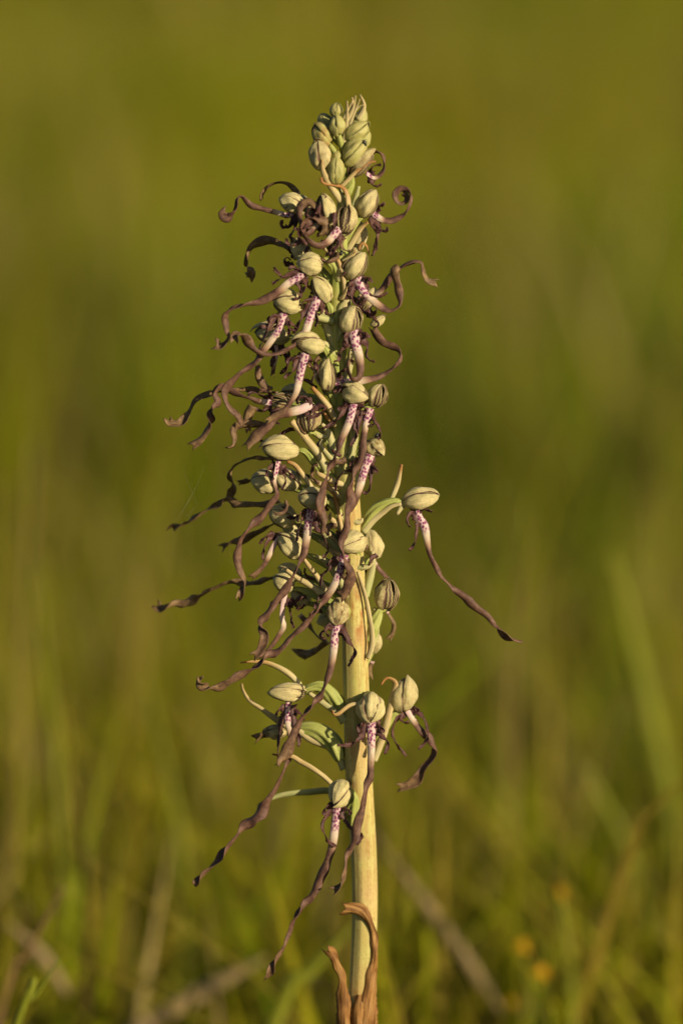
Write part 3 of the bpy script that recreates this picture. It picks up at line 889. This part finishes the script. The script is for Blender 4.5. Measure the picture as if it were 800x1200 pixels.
bract([(302, 428), (304, 441), (312, 452), (320, 454)], [2], [4, 10, 11, 5], 0.9, (0, 30, 60), mat='lip', name='lip_lobe')
flower(416, 462, -22, 38, 30, -12, tilt=34, open_v=(0.3, 1, -0.1), lip=[(414, 472), (411, 488), (405, 503.5), (396, 523), (388, 544), (382, 566), (378, 586), (378, 605), (377, 625)], ld=[-28, -36, -42, -42], lw=[13, 10, 8, 7, 7, 8, 11, 12, 4], lt=[0, 0, 0, 0, 30, 60], white=40, tip=None,
       lobes=[[(403, 482), (396, 491), (387, 499), (378, 502)], [(417, 498), (419, 509), (410, 523)]])
flower(443, 463, -8, 30, 25, 72, tilt=10, open_v=(0.5, 0.7, -0.9), lip=[(430, 484), (428, 500), (425, 517), (422, 535), (416, 556), (413, 572), (413, 586), (408, 601), (407, 615), (402, 630), (404, 652), (411, 668), (411, 680), (405, 693), (397, 699)],
       ld=[-26, -32, -38, -42, -40, -34], lw=[11, 8, 7, 8, 11, 11, 9, 7, 8, 11, 11, 8, 12], lt=[0, 0, 10, 30, 60, 30, 10, 60], white=24,
       lobes=[[(437, 490), (444, 499), (446, 508), (443, 515)], [(423, 492), (420, 504), (417, 512)]])
flower(440, 525, -16, 27, 22, -40, tilt=30, open_v=(0.6, 1, 0), lip=[(430, 538), (427, 550), (424, 560), (421, 572), (417, 588), (412, 600)], ld=[-24, -30, -32], lw=[13, 11, 9, 6, 5], lt=[0, 0, 30], white=44, age=0.9, tip=None,
       lobes=[[(436, 554), (435, 567), (429, 577), (419, 573)], [(415, 553), (403, 553), (395, 562), (393, 575)]])
flower(328, 527, -16, 44, 33, 176, tilt=10, open_v=(0, 1, 0.25), lip=[(327, 546), (323, 562), (326, 578), (320, 588), (310, 601), (296, 617), (284, 633), (279, 648), (279, 657), (285, 672), (288, 682), (284, 693), (278, 701)],
       ld=[-18, -22, -24], lw=[9, 7, 8, 8, 9, 9, 8, 9, 8], lt=[40, 60, 40, 20, 30, 140, 200], white=26, lobes=[[(333, 556), (334, 566), (330, 574)], [(320, 556), (318, 566)]], ov=[(391, 562), (373, 545), (360, 531), (350, 527)], ovr=6)
flower(312, 566, 22, 36, 32, 168, open_v=(0, 1, 0.2), lip=[(330, 536), (312, 537), (295, 538), (283, 542), (274, 548), (271, 558), (274, 571), (270, 584)], ld=[30, 72], lw=[5, 5, 6, 7, 10, 7], lt=[40, 40, 70, 130], white=0, lobes=[])
flower(336, 563, 10, 34, 28, 150, open_v=(-0.3, 1, 0.2), lip=[(320, 551), (304, 556), (292, 564), (279, 566)], ld=[30, 62], lw=[6, 9, 10, 4], lt=[20, 50], white=0, lobes=[])
flower(331, 606, 8, 36, 31, 160, open_v=(-0.2, 1, 0.2), lip=[(328, 588), (316, 590), (295, 591), (276, 590), (265, 587), (256, 591), (241, 600), (225, 611), (211, 617), (200, 618)], ld=[20, 60, 105], lw=[7, 7, 7, 9, 6, 8, 11, 7, 10], lt=[40, 30, 60, 130, 220], white=0, lobes=[])
flower(365, 585, -20, 36, 30, 168, tilt=16, open_v=(-0.2, 1, 0.25), lip=[(365, 601), (361, 615), (359, 631), (356, 648), (349, 666), (337, 688), (322.5, 706.5), (312, 720), (307, 733), (310, 745), (305, 762), (296, 769)],
       ld=[-26, -32, -36, -40], lw=[12, 11, 8, 6, 7, 8, 9, 8, 10, 9], lt=[0, 0, 20, 30, 100, 200], white=38,
       lobes=[[(354, 610), (350, 620), (348, 634)], [(372, 617), (380, 630), (385, 645), (378, 654)]])
flower(340, 640, -4, 40, 30, 142, open_v=(-0.6, 1, 0.2), lip=[(323, 626), (321, 640), (312, 659), (304, 670), (295, 678)], ld=[-6], lw=[8, 7, 6, 6], lt=[20, 40], white=26, spots=False, lobes=[[(317, 632), (310, 642), (308, 656)]])
flower(346, 620, 22, 30, 26, 150, lip=[(330, 611), (318, 616), (304, 624), (288, 632), (272, 637), (260, 642)], ld=[30, 75], lw=[6, 8, 9, 7, 8], lt=[30, 60, 120], white=0, lobes=[])
flower(340, 672, 24, 28, 24, 160, lip=[(334, 674), (320, 678), (295, 682), (268, 684), (250, 691), (232, 701), (215, 707), (197, 712), (188, 714), (184, 708)], ld=[30, 70, 90], lw=[8, 8, 8, 8, 10, 12, 6, 9], lt=[40, 20, 40, 90, 200], white=0, lobes=[])
flower(332, 684, 10, 28, 25, 150, open_v=(-0.2, 1, 0.2), lip=[(336, 702), (331, 722), (333, 735), (324, 750), (313, 763), (304, 772)], ld=[6, 2], lw=[8, 8, 6, 5, 5], lt=[30], white=42, spots=False, lobes=[[(339, 712), (342, 724), (344, 736)], [(341, 704), (350, 712), (357, 708)]])
flower(352, 700, 26, 26, 22, 140, lip=[(352, 720), (362, 732), (372, 745), (380, 750)], ld=[40], lw=[7, 6, 6], lt=[40], white=0, lobes=[])
flower(384, 726, 30, 26, 22, 190, lip=[(384, 752), (374, 760), (362, 765), (350, 768), (345, 764)], ld=[40, 75], lw=[8, 9, 12, 6], lt=[20, 60], white=0, lobes=[])
flower(493, 585, -6, 45, 30, 12, tilt=4, open_v=(0.1, 1, 0.2), lip=[(486, 596), (491, 605), (497, 617), (500, 632), (504, 652), (514, 670), (532, 690), (554, 710), (572, 724), (582, 733), (594, 745), (612, 752)],
       ld=[-8, -6, 0], lw=[7, 9, 10, 7, 4.5, 5, 6.5, 8.5, 8, 5.5, 11, 5], lt=[20, 0, 0, 0, 0, 20, 40, 100], white=46, tip=None,
       lobes=[[(490, 612), (489, 626), (485, 638), (479, 645)]], ov=[(424, 624), (438, 600), (452, 590), (464, 586)], ovr=7)
bract([(425, 624), (436, 610), (448, 600), (458, 593), (470, 590)], [-8, -12], [9, 8, 6, 3], (0.1, 0.3, 0.4), (0, 30))
bract([(457, 588), (462, 576), (466, 564), (470, 544)], [-2], [4, 6, 6, 3], (0.1, 0.3, 0.45, 0.95), (0, 20))
bract([(474, 588), (470, 594), (465, 603)], [-8], [7, 7, 3], (0.1, 0.3), 0)
flower(413, 636, -24, 36, 31, 196, tilt=40, open_v=(-0.45, 1, 0.25), lip=[(400, 655), (398, 670), (390, 688), (379, 705), (369, 721), (357, 732), (340, 747), (326, 761), (312, 771), (303, 781), (288, 790), (272, 800), (256, 807), (243, 807), (235, 800), (236, 795)],
       ld=[-30, -36, -44, -48], lw=[12, 10, 8, 6, 6, 7, 8, 8, 11, 12, 10, 11, 9], lt=[0, 0, 0, 10, 30, 60, 160, 220], white=44,
       lobes=[[(392, 662), (386, 668), (377, 674), (375, 687)], [(409, 664), (413, 674), (409, 682)]])
flower(396, 719, -24, 34, 27, -96, tilt=38, open_v=(0, 1, 0.8), lip=[(394, 733), (392, 748), (391, 760), (388, 779), (382, 797), (371, 822), (358, 838), (347, 855), (341, 872), (334, 886), (327, 897)],
       ld=[-32, -38, -44], lw=[13, 11, 8, 7, 7, 8, 9, 9, 12, 11], lt=[0, 0, 0, 20, 60, 120], white=44, age=0.9,
       lobes=[[(385, 734), (379, 741), (377, 746), (382, 748)], [(404, 740), (409, 751), (417, 764), (413, 774), (408, 781)]])
flower(437, 637, 16, 36, 25, 100, open_v=(0.5, 0.9, 0.4), lip=[(437, 657), (446, 668), (454, 676), (462, 682)], ld=[14], lw=[7, 6, 5], lt=[20, 50], white=6, lobes=[], ov=[(428, 690), (429, 672), (433, 654)], ovr=7)
flower(453.5, 696, 4, 40, 31, 82, tilt=6, open_v=(0.5, 0.7, -0.6), lip=[(454, 716), (461, 730), (460, 741), (455, 750)], ld=[8], lw=[6, 5, 4], lt=[40], white=0, lobes=[], age=0.45, ov=[(432, 752), (437, 734), (446, 712)], ovr=7.5)
flower(440, 754, 12, 26, 15, 75, lip=[(437, 775), (434, 785), (433, 795)], ld=[14], lw=[6, 6, 4], lt=30, white=0, lobes=[], age=0.3)
bract([(430, 772), (435, 756), (434, 735), (428, 703), (423, 685), (418, 670)], [-14, -18], [6, 7, 6, 6, 4], (0.3, 0.4, 0.45), (20, 40))
flower(337, 812, -8, 46, 26, 178, tilt=6, open_v=(0, 1, 0.3), lip=[(340, 828), (338, 844), (342, 862), (341, 880), (335, 900), (325, 923), (311, 945), (294, 960), (280, 978), (267, 996), (253, 1012), (239, 1026), (227, 1037)],
       ld=[-12, -16, -20, -22], lw=[9, 9, 8, 6, 6, 8, 13, 14, 9, 13, 8, 13, 4], lt=[20, 20, 60, 30, 20, 20, 60, 140, 200], white=34, age=0.15, tip=None,
       lobes=[[(346, 848), (351, 862), (350, 875)], [(330, 850), (326, 880), (328, 892)]], ov=[(404, 838), (393, 820), (376, 805), (357, 808)], ovr=8)
bract([(352, 803), (337, 789), (315, 778), (298, 776), (282, 777)], [-2, -6], [6, 7, 6, 4, 3], (0.15, 0.4, 0.7, 0.85), (0, 60))
bract([(404, 846), (396, 836), (382, 826), (362, 812)], [-10, -8], [12, 9, 7, 4], (0.05, 0.2), 0)
flower(323, 858, 14, 28, 19, 182, lip=[(314, 862), (306, 863), (298, 867)], ld=[14], lw=[8, 9, 10], lt=[30], white=0, lobes=[], age=0.9, ov=[(400, 890), (388, 868), (366, 855), (338, 856)], ovr=10)
bract([(403, 902), (396, 886), (386, 876), (366, 868), (350, 857), (336, 851), (321, 842), (307, 832), (291, 820), (284, 808), (283, 801)], [0, 6, 8], [9, 9, 8, 9, 10, 7, 5, 4, 3], (0.1, 0.3, 0.3, 0.4, 0.7), (0, 40))
flower(434, 831, -26, 38, 34, -90, tilt=42, open_v=(0, 1, 0.8), lip=[(435, 845), (435, 858), (435, 873), (434.5, 890), (433, 909), (429, 930), (424, 951), (417, 972), (412, 988), (407, 1005), (405, 1028), (398, 1040), (390, 1045)],
       ld=[-32, -38, -44, -46], lw=[14, 12, 8, 7, 7, 8, 9, 9, 8, 11, 9, 10], lt=[0, 0, 0, 0, 10, 20, 60, 130], white=50,
       lobes=[[(425, 862), (418, 869), (408, 874), (395, 873)], [(444, 858), (450, 864), (455, 871), (451, 884)]], ov=[(424, 840), (430, 818), (436, 816)], ovr=8)
bract([(423, 825), (412, 826), (404, 831), (397, 837), (391, 838), (388, 832)], [-28, -30], [4, 5, 5, 5, 3], (0.4, 0.6, 0.9), (0, 60))
flower(474, 813, -4, 43, 31, 83, tilt=4, open_v=(-0.5, 0.5, 0.9), lip=[(474, 832), (484, 842), (494, 857), (506, 868), (511, 879), (505, 891), (496, 902), (488, 914), (477, 921), (466, 923)],
       ld=[6, 10], lw=[10, 9, 8, 9, 11, 9, 10, 8], lt=[20, 30, 60, 110, 180, 240], white=24, spots=False, lobes=[[(467, 839), (461, 854), (464, 871), (476, 886)], [(490, 835), (500, 847), (501, 865), (490, 878)]], age=0.25, ov=[(436, 876), (450, 852), (463, 835)], ovr=6, brown=1.05)
bract([(438, 892), (445, 872), (451, 852), (457, 826), (463, 803), (458, 796), (452, 796), (447, 803)], [-10, -12], [7, 9, 9, 8, 5, 4, 3], (0.25, 0.4, 0.5, 0.9), (0, 20, 60))
flower(398, 930, -22, 36, 29, -122, tilt=40, open_v=(-0.2, 1, 0.7), lip=[(394, 944), (393, 962), (391, 980), (387, 1001), (378, 1022), (368, 1045), (356, 1064), (345, 1080), (339, 1098), (332, 1114), (322, 1130), (310, 1146)],
       ld=[-28, -32, -34], lw=[13, 11, 9, 8, 9, 10, 10, 8, 11, 8, 12], lt=[0, 0, 0, 20, 30, 60, 140, 200], white=50,
       lobes=[[(384, 956), (379, 968), (383, 984), (394, 992)], [(404, 958), (413, 970), (424, 979), (418, 990)]], ov=[(414, 968), (413, 938), (408, 924)], ovr=8)
bract([(388, 918), (378, 909), (365, 900), (352, 893), (342, 887), (330, 886), (319, 884)], [-24, -20], [5, 5, 6, 6, 4, 2], (0.4, 0.5, 0.6, 0.95), (0, 30))
bract([(404, 934), (383, 928), (360, 930), (330, 933), (304, 943)], [6, 10, 14], [9, 10, 9, 4], (0.0, 0.05), (30, 50))
# --- bracts and ovaries that fill the middle of the spike
for pts, d, w, ag in [
    ([(383, 552), (372, 532), (356, 512), (341, 494)], [-16, -22], [10, 9, 8, 7], (0.1, 0.4, 0.6)),
    ([(394, 492), (384, 476), (374, 464), (365, 454)], [-16, -22], [7, 7, 6, 4], (0.3, 0.5, 0.85)),
    ([(366, 572), (354, 556), (345, 545), (336, 541)], [-18], [5, 6, 5, 3], (0.3, 0.55, 0.85)),
    ([(384, 695), (372, 677), (362, 664), (352, 650)], [-18], [6, 6, 5, 3], (0.3, 0.5, 0.7)),
    ([(384, 702), (366, 688), (350, 679), (335, 668)], [-10], [9, 8, 6, 4], (0.15, 0.35, 0.5)),
    ([(401, 622), (396, 600), (392, 582), (389, 576)], [-18], [4, 4, 4, 2], (0.5, 0.7, 0.95)),
    ([(403, 370), (404, 342), (400, 318), (395, 304), (388, 294)], [-14], [6, 5, 5, 4, 3], (0.3, 0.5, 0.8)),
    ([(396, 420), (388, 398), (380, 374), (376, 360)], [-10], [11, 12, 9, 3], (0.0, 0.2)),
    ([(396, 400), (402, 370), (406, 350), (410, 330)], [-11], [10, 13, 10, 3], (0.0, 0.15)),
    ([(398, 330), (394, 310), (390, 296), (386, 282)], [-11], [8, 10, 8, 3], (0.0, 0.2)),
    ([(400, 470), (404, 446), (409, 424), (411, 406)], [-13], [10, 11, 9, 3], (0.0, 0.25)),
    ([(404, 560), (392, 534), (384, 508), (376, 496)], [-12], [11, 12, 9, 3], (0.0, 0.2)),
    ([(410, 540), (414, 514), (414, 494), (418, 478)], [-15], [9, 11, 8, 3], (0.0, 0.25)),
    ([(402, 600), (388, 590), (374, 592), (360, 600)], [-8], [10, 11, 9, 3], (0.0, 0.2)),
    ([(400, 650), (386, 632), (376, 622), (364, 618)], [-10], [12, 12, 9, 3], (0.0, 0.2)),
    ([(408, 700), (396, 676), (384, 660), (370, 652)], [-12], [12, 12, 9, 3], (0.0, 0.2)),
    ([(428, 700), (432, 680), (436, 660), (436, 646)], [-6], [8, 10, 8, 3], (0.0, 0.2)),
    ([(430, 770), (438, 750), (441, 730), (438, 712)], [4], [8, 8, 6, 3], (0.0, 0.2)),
    ([(404, 250), (402, 236), (398, 226), (396, 214)], [-8], [6, 9, 7, 3], (0.0, 0.1)),
    ([(404, 260), (412, 244), (416, 232), (420, 218)], [-6], [6, 9, 7, 3], (0.0, 0.1))]:
    bract(pts, d, w, ag, (0, 20), curl=0.7)

# --- many more narrow bracts crowd the axis of the spike
rf = np.random.default_rng(21)
for k in range(46):
    y0 = 262 + 440 * (k + rf.uniform(0, 1)) / 46
    sx, _, sr = stem_at(y0)
    sg = -1 if rf.uniform() < 0.68 else 1
    ln = rf.uniform(20, 40) * (1.0 if sg < 0 else 0.55)
    ang = R(rf.uniform(15, 62) if sg < 0 else rf.uniform(35, 75))
    x1, y1 = sx + sg * (sr * 0.3 + ln * math.cos(ang)), y0 - ln * math.sin(ang)
    bow = rf.uniform(-7, 7)
    d0 = -rf.uniform(6, 13) if rf.uniform() < 0.7 else rf.uniform(0, 10)
    pts = [(sx + sg * sr * 0.2, y0), ((sx + x1) / 2 + bow * 0.5, (y0 + y1) / 2 + bow), (x1, y1), (x1 + sg * rf.uniform(-3, 7), y1 - rf.uniform(2, 9))]
    w = rf.uniform(4.5, 10)
    a = [(0.0, 0.1, 0.35), (0.15, 0.4, 0.8), (0.3, 0.5, 0.6), (0.4, 0.75, 1.0)][rf.integers(0, 4)]
    bract(pts, [d0, d0 - 5, d0 - rf.uniform(0, 8)], [w * 0.8, w, w * 0.7, 1.6], a, (0, rf.uniform(10, 90)), curl=0.7, wave=0.8)

# --- shrivelled dark petals and lip shreds caught between the flowers
for k in range(74):
    y0 = 246 + 500 * (k + rf.uniform(0, 1)) / 62 if k < 62 else rf.uniform(236, 300)
    sx, _, sr = stem_at(y0)
    half = np.interp(y0, [246, 330, 480, 640, 740], [40, 62, 80, 74, 52])
    x0 = sx + (rf.uniform(-1.0, 0.15) if rf.uniform() < 0.78 else rf.uniform(0.1, 0.42)) * half
    d0 = rf.uniform(-22, 8)
    if k >= 62:                                # the dark shrivelled clump below the top buds
        x0, d0 = rf.uniform(350, 408), rf.uniform(-32, -16)
    hd = R(rf.uniform(150, 300))
    turn = rf.normal(0, 0.45)
    pts = [(x0, y0)]
    for q in range(rf.integers(3, 6)):
        st_ = rf.uniform(4, 7)
        pts.append((pts[-1][0] + st_ * math.cos(hd), pts[-1][1] - st_ * math.sin(hd)))
        hd += turn
        turn *= 1.15
    w = rf.uniform(4, 9.5)
    V_, F_, U_, uu_, vv_, L_ = ribbon(pts, [d0, d0 - 3], [w * 0.6, w, w * 0.8, 2], (0, rf.uniform(40, 220)), 0.6, 0.7, 7, None, jag=0.5, wave=1.6, step=1.6, seed=300 + k)
    build('withered_petal', V_, F_, M['lobe'] if k % 3 else M['lip'], ORCHID, uv=U_, attrs={'age': np.full(len(V_), 0.85), 'spot': np.zeros(len(V_)), 'rim': np.zeros(len(V_))})

# --- withered sheaths at the bottom of the stem
bract([(424, 1300), (425, 1250), (426, 1205), (430, 1165), (435, 1135), (437.5, 1112), (434, 1090), (426, 1075), (415, 1067), (402, 1064)], [-18, -18, -18, -16, -17, -22, -26], [42, 40, 34, 22, 12, 8, 10, 15, 16, 11], 0.5, (0, 0, 0, 25, 50, -25), curl=0.85, mat='dry', name='withered_leaf', jag=0.06, wave=2.4, m=15, tip='fork', th=0.6)
bract([(410, 1300), (407, 1240), (405, 1200), (404, 1165), (402, 1143), (397, 1128), (390, 1118), (382, 1113)], [-19, -19, -21, -26], [28, 26, 21, 15, 10, 11, 13, 9], 0.5, (0, -10, -50, 35), curl=0.8, mat='dry', name='withered_leaf', jag=0.10, wave=2.6, m=13, tip='fork', th=0.6)
bract([(419, 1300), (419, 1240), (419, 1200), (419, 1180), (420, 1166)], [-22, -20], [26, 24, 19, 12, 4], 0.5, (0, 10), curl=0.7, mat='dry', name='withered_leaf', jag=0.2, wave=1.2, m=9, th=0.6)

# ------------------------------------------------------------------ beetles on the orchid
def beetle_mat():
    n = NT('black_beetle_shell', 0.25)
    nz = n.noise(n.pos(1000), 2.0, 2)
    return n.color(n.ramp(nz, [(0.3, (0.006, 0.006, 0.007)), (0.7, (0.018, 0.017, 0.016))]))
BM = beetle_mat()
def ell(c, ax, r, nu=10, nv=12):
    L, O, Sd = ax
    V, F = [], []
    for i in range(nu + 1):
        th = math.pi * i / nu
        for j in range(nv):
            ph = 2 * math.pi * j / nv
            V.append(c + L * r[0] * math.cos(th) + (O * r[1] * math.cos(ph) + Sd * r[2] * math.sin(ph)) * max(math.sin(th), 0.02))
    for i in range(nu):
        for j in range(nv):
            F.append((i * nv + j, i * nv + (j + 1) % nv, (i + 1) * nv + (j + 1) % nv, (i + 1) * nv + j))
    return V, F
def beetle(x, y, d, ang, label, k=1.0):
    c = at(x, y, d)
    ax = hood_frame(ang, 0, (0.2, 0.2, -1))
    L, O, Sd = ax
    root = empty('beetle', c)
    tag(root, label, 'beetle', 'tiny black beetles on the orchid')
    V, F = ell(c, ax, (3.0 * S * k, 1.7 * S * k, 2.1 * S * k)); build('wing_case', V, F, BM, root)
    V, F = ell(c + L * 3.0 * S * k, ax, (1.3 * S * k, 1.1 * S * k, 1.4 * S * k)); build('head', V, F, BM, root)
    for sg in (-1, 1):
        for q in (-1.4, 0.2, 1.7):
            a = c + L * q * S * k + Sd * sg * 1.6 * S * k
            b = a + Sd * sg * 1.5 * S * k - O * 0.2 * S * k + L * 0.3 * q * S * k
            e = b + Sd * sg * 0.8 * S * k - O * 1.4 * S * k
            V, F, U = tube(resample(np.array([a, b, e]), 7)[0], np.full(7, 0.28 * S * k), 6); build('leg', V, F, BM, root, uv=U)
beetle(426.5, 167, -12, -60, 'tiny black beetle on the tip of a bud near the top of the spike', 1.1)
beetle(399.5, 297, -24, 70, 'tiny black beetle on the stem just below the coiled lip')
beetle(441, 511, -20, 60, 'tiny black beetle at the end of a curled lip lobe', 1.05)

# ------------------------------------------------------------------ spider silk
def silk_mat():
    n = NT('spider_silk', 0.3)
    nz = n.noise(n.pos(1000), 0.2, 2)
    return n.color(n.ramp(nz, [(0.3, (0.5, 0.48, 0.42)), (0.7, (0.7, 0.68, 0.6))]))
SM = silk_mat()
def silk(label, lines, d):
    root = empty('spider_silk', at(*lines[0][0], d))
    tag(root, label, 'spider silk')
    for ln in lines:
        Cc, LL = path3(ln, [d, d + 4], 6)
        V, F, U = tube(Cc, np.full(len(Cc), 0.018 * S), 5)
        build('strand', V, F, SM, root, uv=U)
silk('faint strands of spider silk above the longest dark lip', [[(239, 550), (226, 578), (214, 600), (221, 604), (228, 594)], [(216, 556), (226, 578), (232, 592)], [(205, 614), (226, 578)]], 20)
silk('single spider silk thread hanging between two twisted lips', [[(260, 642), (268, 656), (280, 668)]], -6)

# ------------------------------------------------------------------ plants one can tell apart in the blur behind
def stalk_mat(name, c0, c1, c2):
    n = NT(name, 0.6)
    v = n.noise(n.uv(0.2, 4), 1.0, 4)
    b = n.noise(n.pos(1), 40.0, 3)
    c = n.ramp(v, [(0.3, c0), (0.5, c1), (0.7, c2)])
    c = n.mix(n.ramp(b, [(0.45, (0, 0, 0)), (0.7, (0.5, 0.5, 0.5))]), c, c0)
    return n.color(c, 0.25)
GM = stalk_mat('green_blade', (0.14, 0.17, 0.006), (0.20, 0.22, 0.012), (0.27, 0.27, 0.03))
YM = stalk_mat('yellow_blade', (0.20, 0.17, 0.02), (0.27, 0.21, 0.04), (0.34, 0.27, 0.07))
OM = stalk_mat('olive_straw', (0.17, 0.135, 0.025), (0.22, 0.17, 0.035), (0.28, 0.21, 0.06))
DM = stalk_mat('straw', (0.22, 0.16, 0.07), (0.29, 0.21, 0.10), (0.36, 0.28, 0.14))
BRM = stalk_mat('brown_straw', (0.15, 0.09, 0.03), (0.22, 0.13, 0.05), (0.30, 0.19, 0.08))

def far_ribbon(name, label, cat, pts, dm, w, mat, tw=(0, 40), curl=0.35, group=None, root=True):
    """a blade or stalk standing dm metres behind the orchid; it runs on down to its root in the turf"""
    dpx = dm / S
    pts = list(pts)
    wl = list(w)
    if root:
        x0, y0 = pts[0]
        q = at(x0, y0, dpx)
        drop = max(0.02, q[2] - float(ground_z(q[0], q[1])) + 0.01)
        k = drop / (S * (DIST + dm) / DIST)
        sl = (pts[1][0] - x0) / max(20.0, y0 - pts[1][1])
        pts = [(x0 - sl * k * 0.55, y0 + k)] + pts
        wl = [wl[0]] + wl
    V, F, U, uu, vv, L = ribbon(pts, dpx, [x * 1.5 for x in wl], tw, curl, 1.2, 5, None, step=9)
    o = build(name, V, F, mat, None, uv=U, origin=V[0])
    return tag(o, label, cat, group)

far_ribbon('grass_blade', 'broad tall green grass blade behind the right side, blurred', 'grass blade', [(806, 1130), (784, 960), (752, 800), (716, 650)], 0.62, [20, 20, 17, 5], GM, tw=(0, 10))
far_ribbon('grass_blade', 'second broad green blade leaning beside the tall blurred one', 'grass blade', [(780, 1190), (738, 1010), (684, 900)], 0.52, [13, 12, 5], GM, tw=(0, 10))
far_ribbon('grass_blade', 'narrow sharp green blade at the lower left corner', 'grass blade', [(18, 1205), (38, 1172), (70, 1124)], 0.08, [6, 4, 2], GM)
far_ribbon('grass_blade', 'bright green blade slanting to the withered leaf near the stem base', 'grass blade', [(318, 1205), (360, 1140), (412, 1085)], 0.25, [13, 13, 5], GM)
far_ribbon('grass_blade', 'soft green blade standing upright at the far left edge', 'grass blade', [(70, 960), (55, 800), (38, 660)], 0.5, [10, 9, 3], GM)
far_ribbon('grass_blade', 'green upright blade left of the lowest twisted lip', 'grass blade', [(215, 1100), (205, 960), (170, 800)], 0.5, [11, 10, 4], GM)
far_ribbon('grass_blade', 'upright green blade beside the orange flowers', 'grass blade', [(668, 1180), (662, 1110), (650, 1040)], 0.32, [8, 7, 3], GM)
far_ribbon('dry_grass_stalk', 'pale dry stalk rising behind the long lip on the right', 'grass stalk', [(598, 960), (598, 780), (616, 590)], 0.62, [8, 7, 4], OM)
far_ribbon('dry_grass_stalk', 'thin pale stalk leaning left beside the tallest dry stalk', 'grass stalk', [(594, 960), (580, 780), (548, 660)], 0.62, [6, 5, 3], OM)
far_ribbon('dry_grass_stalk', 'yellowish dry stalk at the left edge, tallest there', 'grass stalk', [(28, 820), (32, 660), (36, 520)], 0.7, [8, 8, 5], OM)
far_ribbon('dry_grass_stalk', 'yellow stalk near the left edge, crossing the upright blade', 'grass stalk', [(18, 900), (12, 740), (8, 560)], 0.75, [9, 8, 5], OM)
far_ribbon('dry_grass_stalk', 'short pale stalk standing among green blades at lower left', 'grass stalk', [(100, 1080), (97, 990), (88, 890)], 0.35, [7, 7, 4], OM)
far_ribbon('dry_grass_stalk', 'brown stalk leaning right above the lower left corner', 'grass stalk', [(0, 1190), (30, 1120), (74, 1040)], 0.2, [5, 5, 3], BRM)
far_ribbon('fallen_straw', 'flat straw leaf lying at the bottom left of the stem', 'straw', [(150, 1215), (230, 1165), (270, 1143), (312, 1122)], 0.32, [14, 17, 12, 2], DM, root=False)
far_ribbon('fallen_straw', 'long pale straw slanting down to the right of the stem', 'straw', [(590, 1190), (545, 1125), (500, 1065), (430, 968)], 0.36, [3, 12, 13, 2], DM, root=False)
far_ribbon('fallen_straw', 'short straw at the left edge below the brown stalk', 'straw', [(80, 1165), (55, 1130), (35, 1108), (5, 1080)], 0.33, [3, 14, 13, 3], DM, root=False)
far_ribbon('dry_grass_stalk', 'pale olive stalk slanting up right of the orange flowers', 'grass stalk', [(690, 1150), (715, 1020), (745, 950)], 0.55, [6, 6, 3], OM)

def trefoil_mat():
    n = NT('orange_floret', 0.5)
    nz = n.noise(n.pos(1000), 0.3, 3)
    return n.color(n.ramp(nz, [(0.3, (0.58, 0.31, 0.008)), (0.7, (0.74, 0.46, 0.015))]), 0.15)
TM = trefoil_mat()
def trefoil(x, y, dm, r, label, seed):
    rs = np.random.default_rng(seed)
    c = at(x, y, dm / S)
    z0 = float(ground_z(c[0], c[1])) - 0.005
    root = empty('orange_flower', (c[0] + 0.01, c[1], z0))
    tag(root, label, 'flower', 'small orange flowers in the grass')
    Cc = catmull(np.array([[c[0] + 0.01, c[1], z0], [c[0] + 0.012, c[1], z0 + (c[2] - z0) * 0.6], c - [0, 0, 0.001]]), 8)
    V, F, U = tube(Cc, np.full(len(Cc), 0.0007), 8)
    build('stalk', V, F, GM, root, uv=U)
    for k in range(11):                       # a round head of small keeled florets
        ph = k * 2.4
        el = -0.5 + 1.9 * k / 10
        dv = np.array([math.cos(ph) * math.cos(el), math.sin(ph) * math.cos(el), math.sin(el)])
        sv = unit(np.cross(dv, [0.1, 0.2, 1]))
        ax = (dv, unit(np.cross(sv, dv)), sv)
        V, F = ell(c + dv * r * S * 0.55, ax, (r * S * 0.5, r * S * 0.16, r * S * 0.28), 6, 8)
        build('floret', V, F, TM, root)
trefoil(655, 1048, 0.36, 11, 'small orange flower head, highest of the four', 1)
trefoil(611, 1111, 0.32, 13, 'small deep orange flower head, leftmost of the four', 2)
trefoil(634, 1142, 0.31, 13, 'small orange flower head below and right of the leftmost one', 3)
trefoil(598, 1178, 0.35, 10, 'lowest dull orange flower head, near the bottom edge', 4)
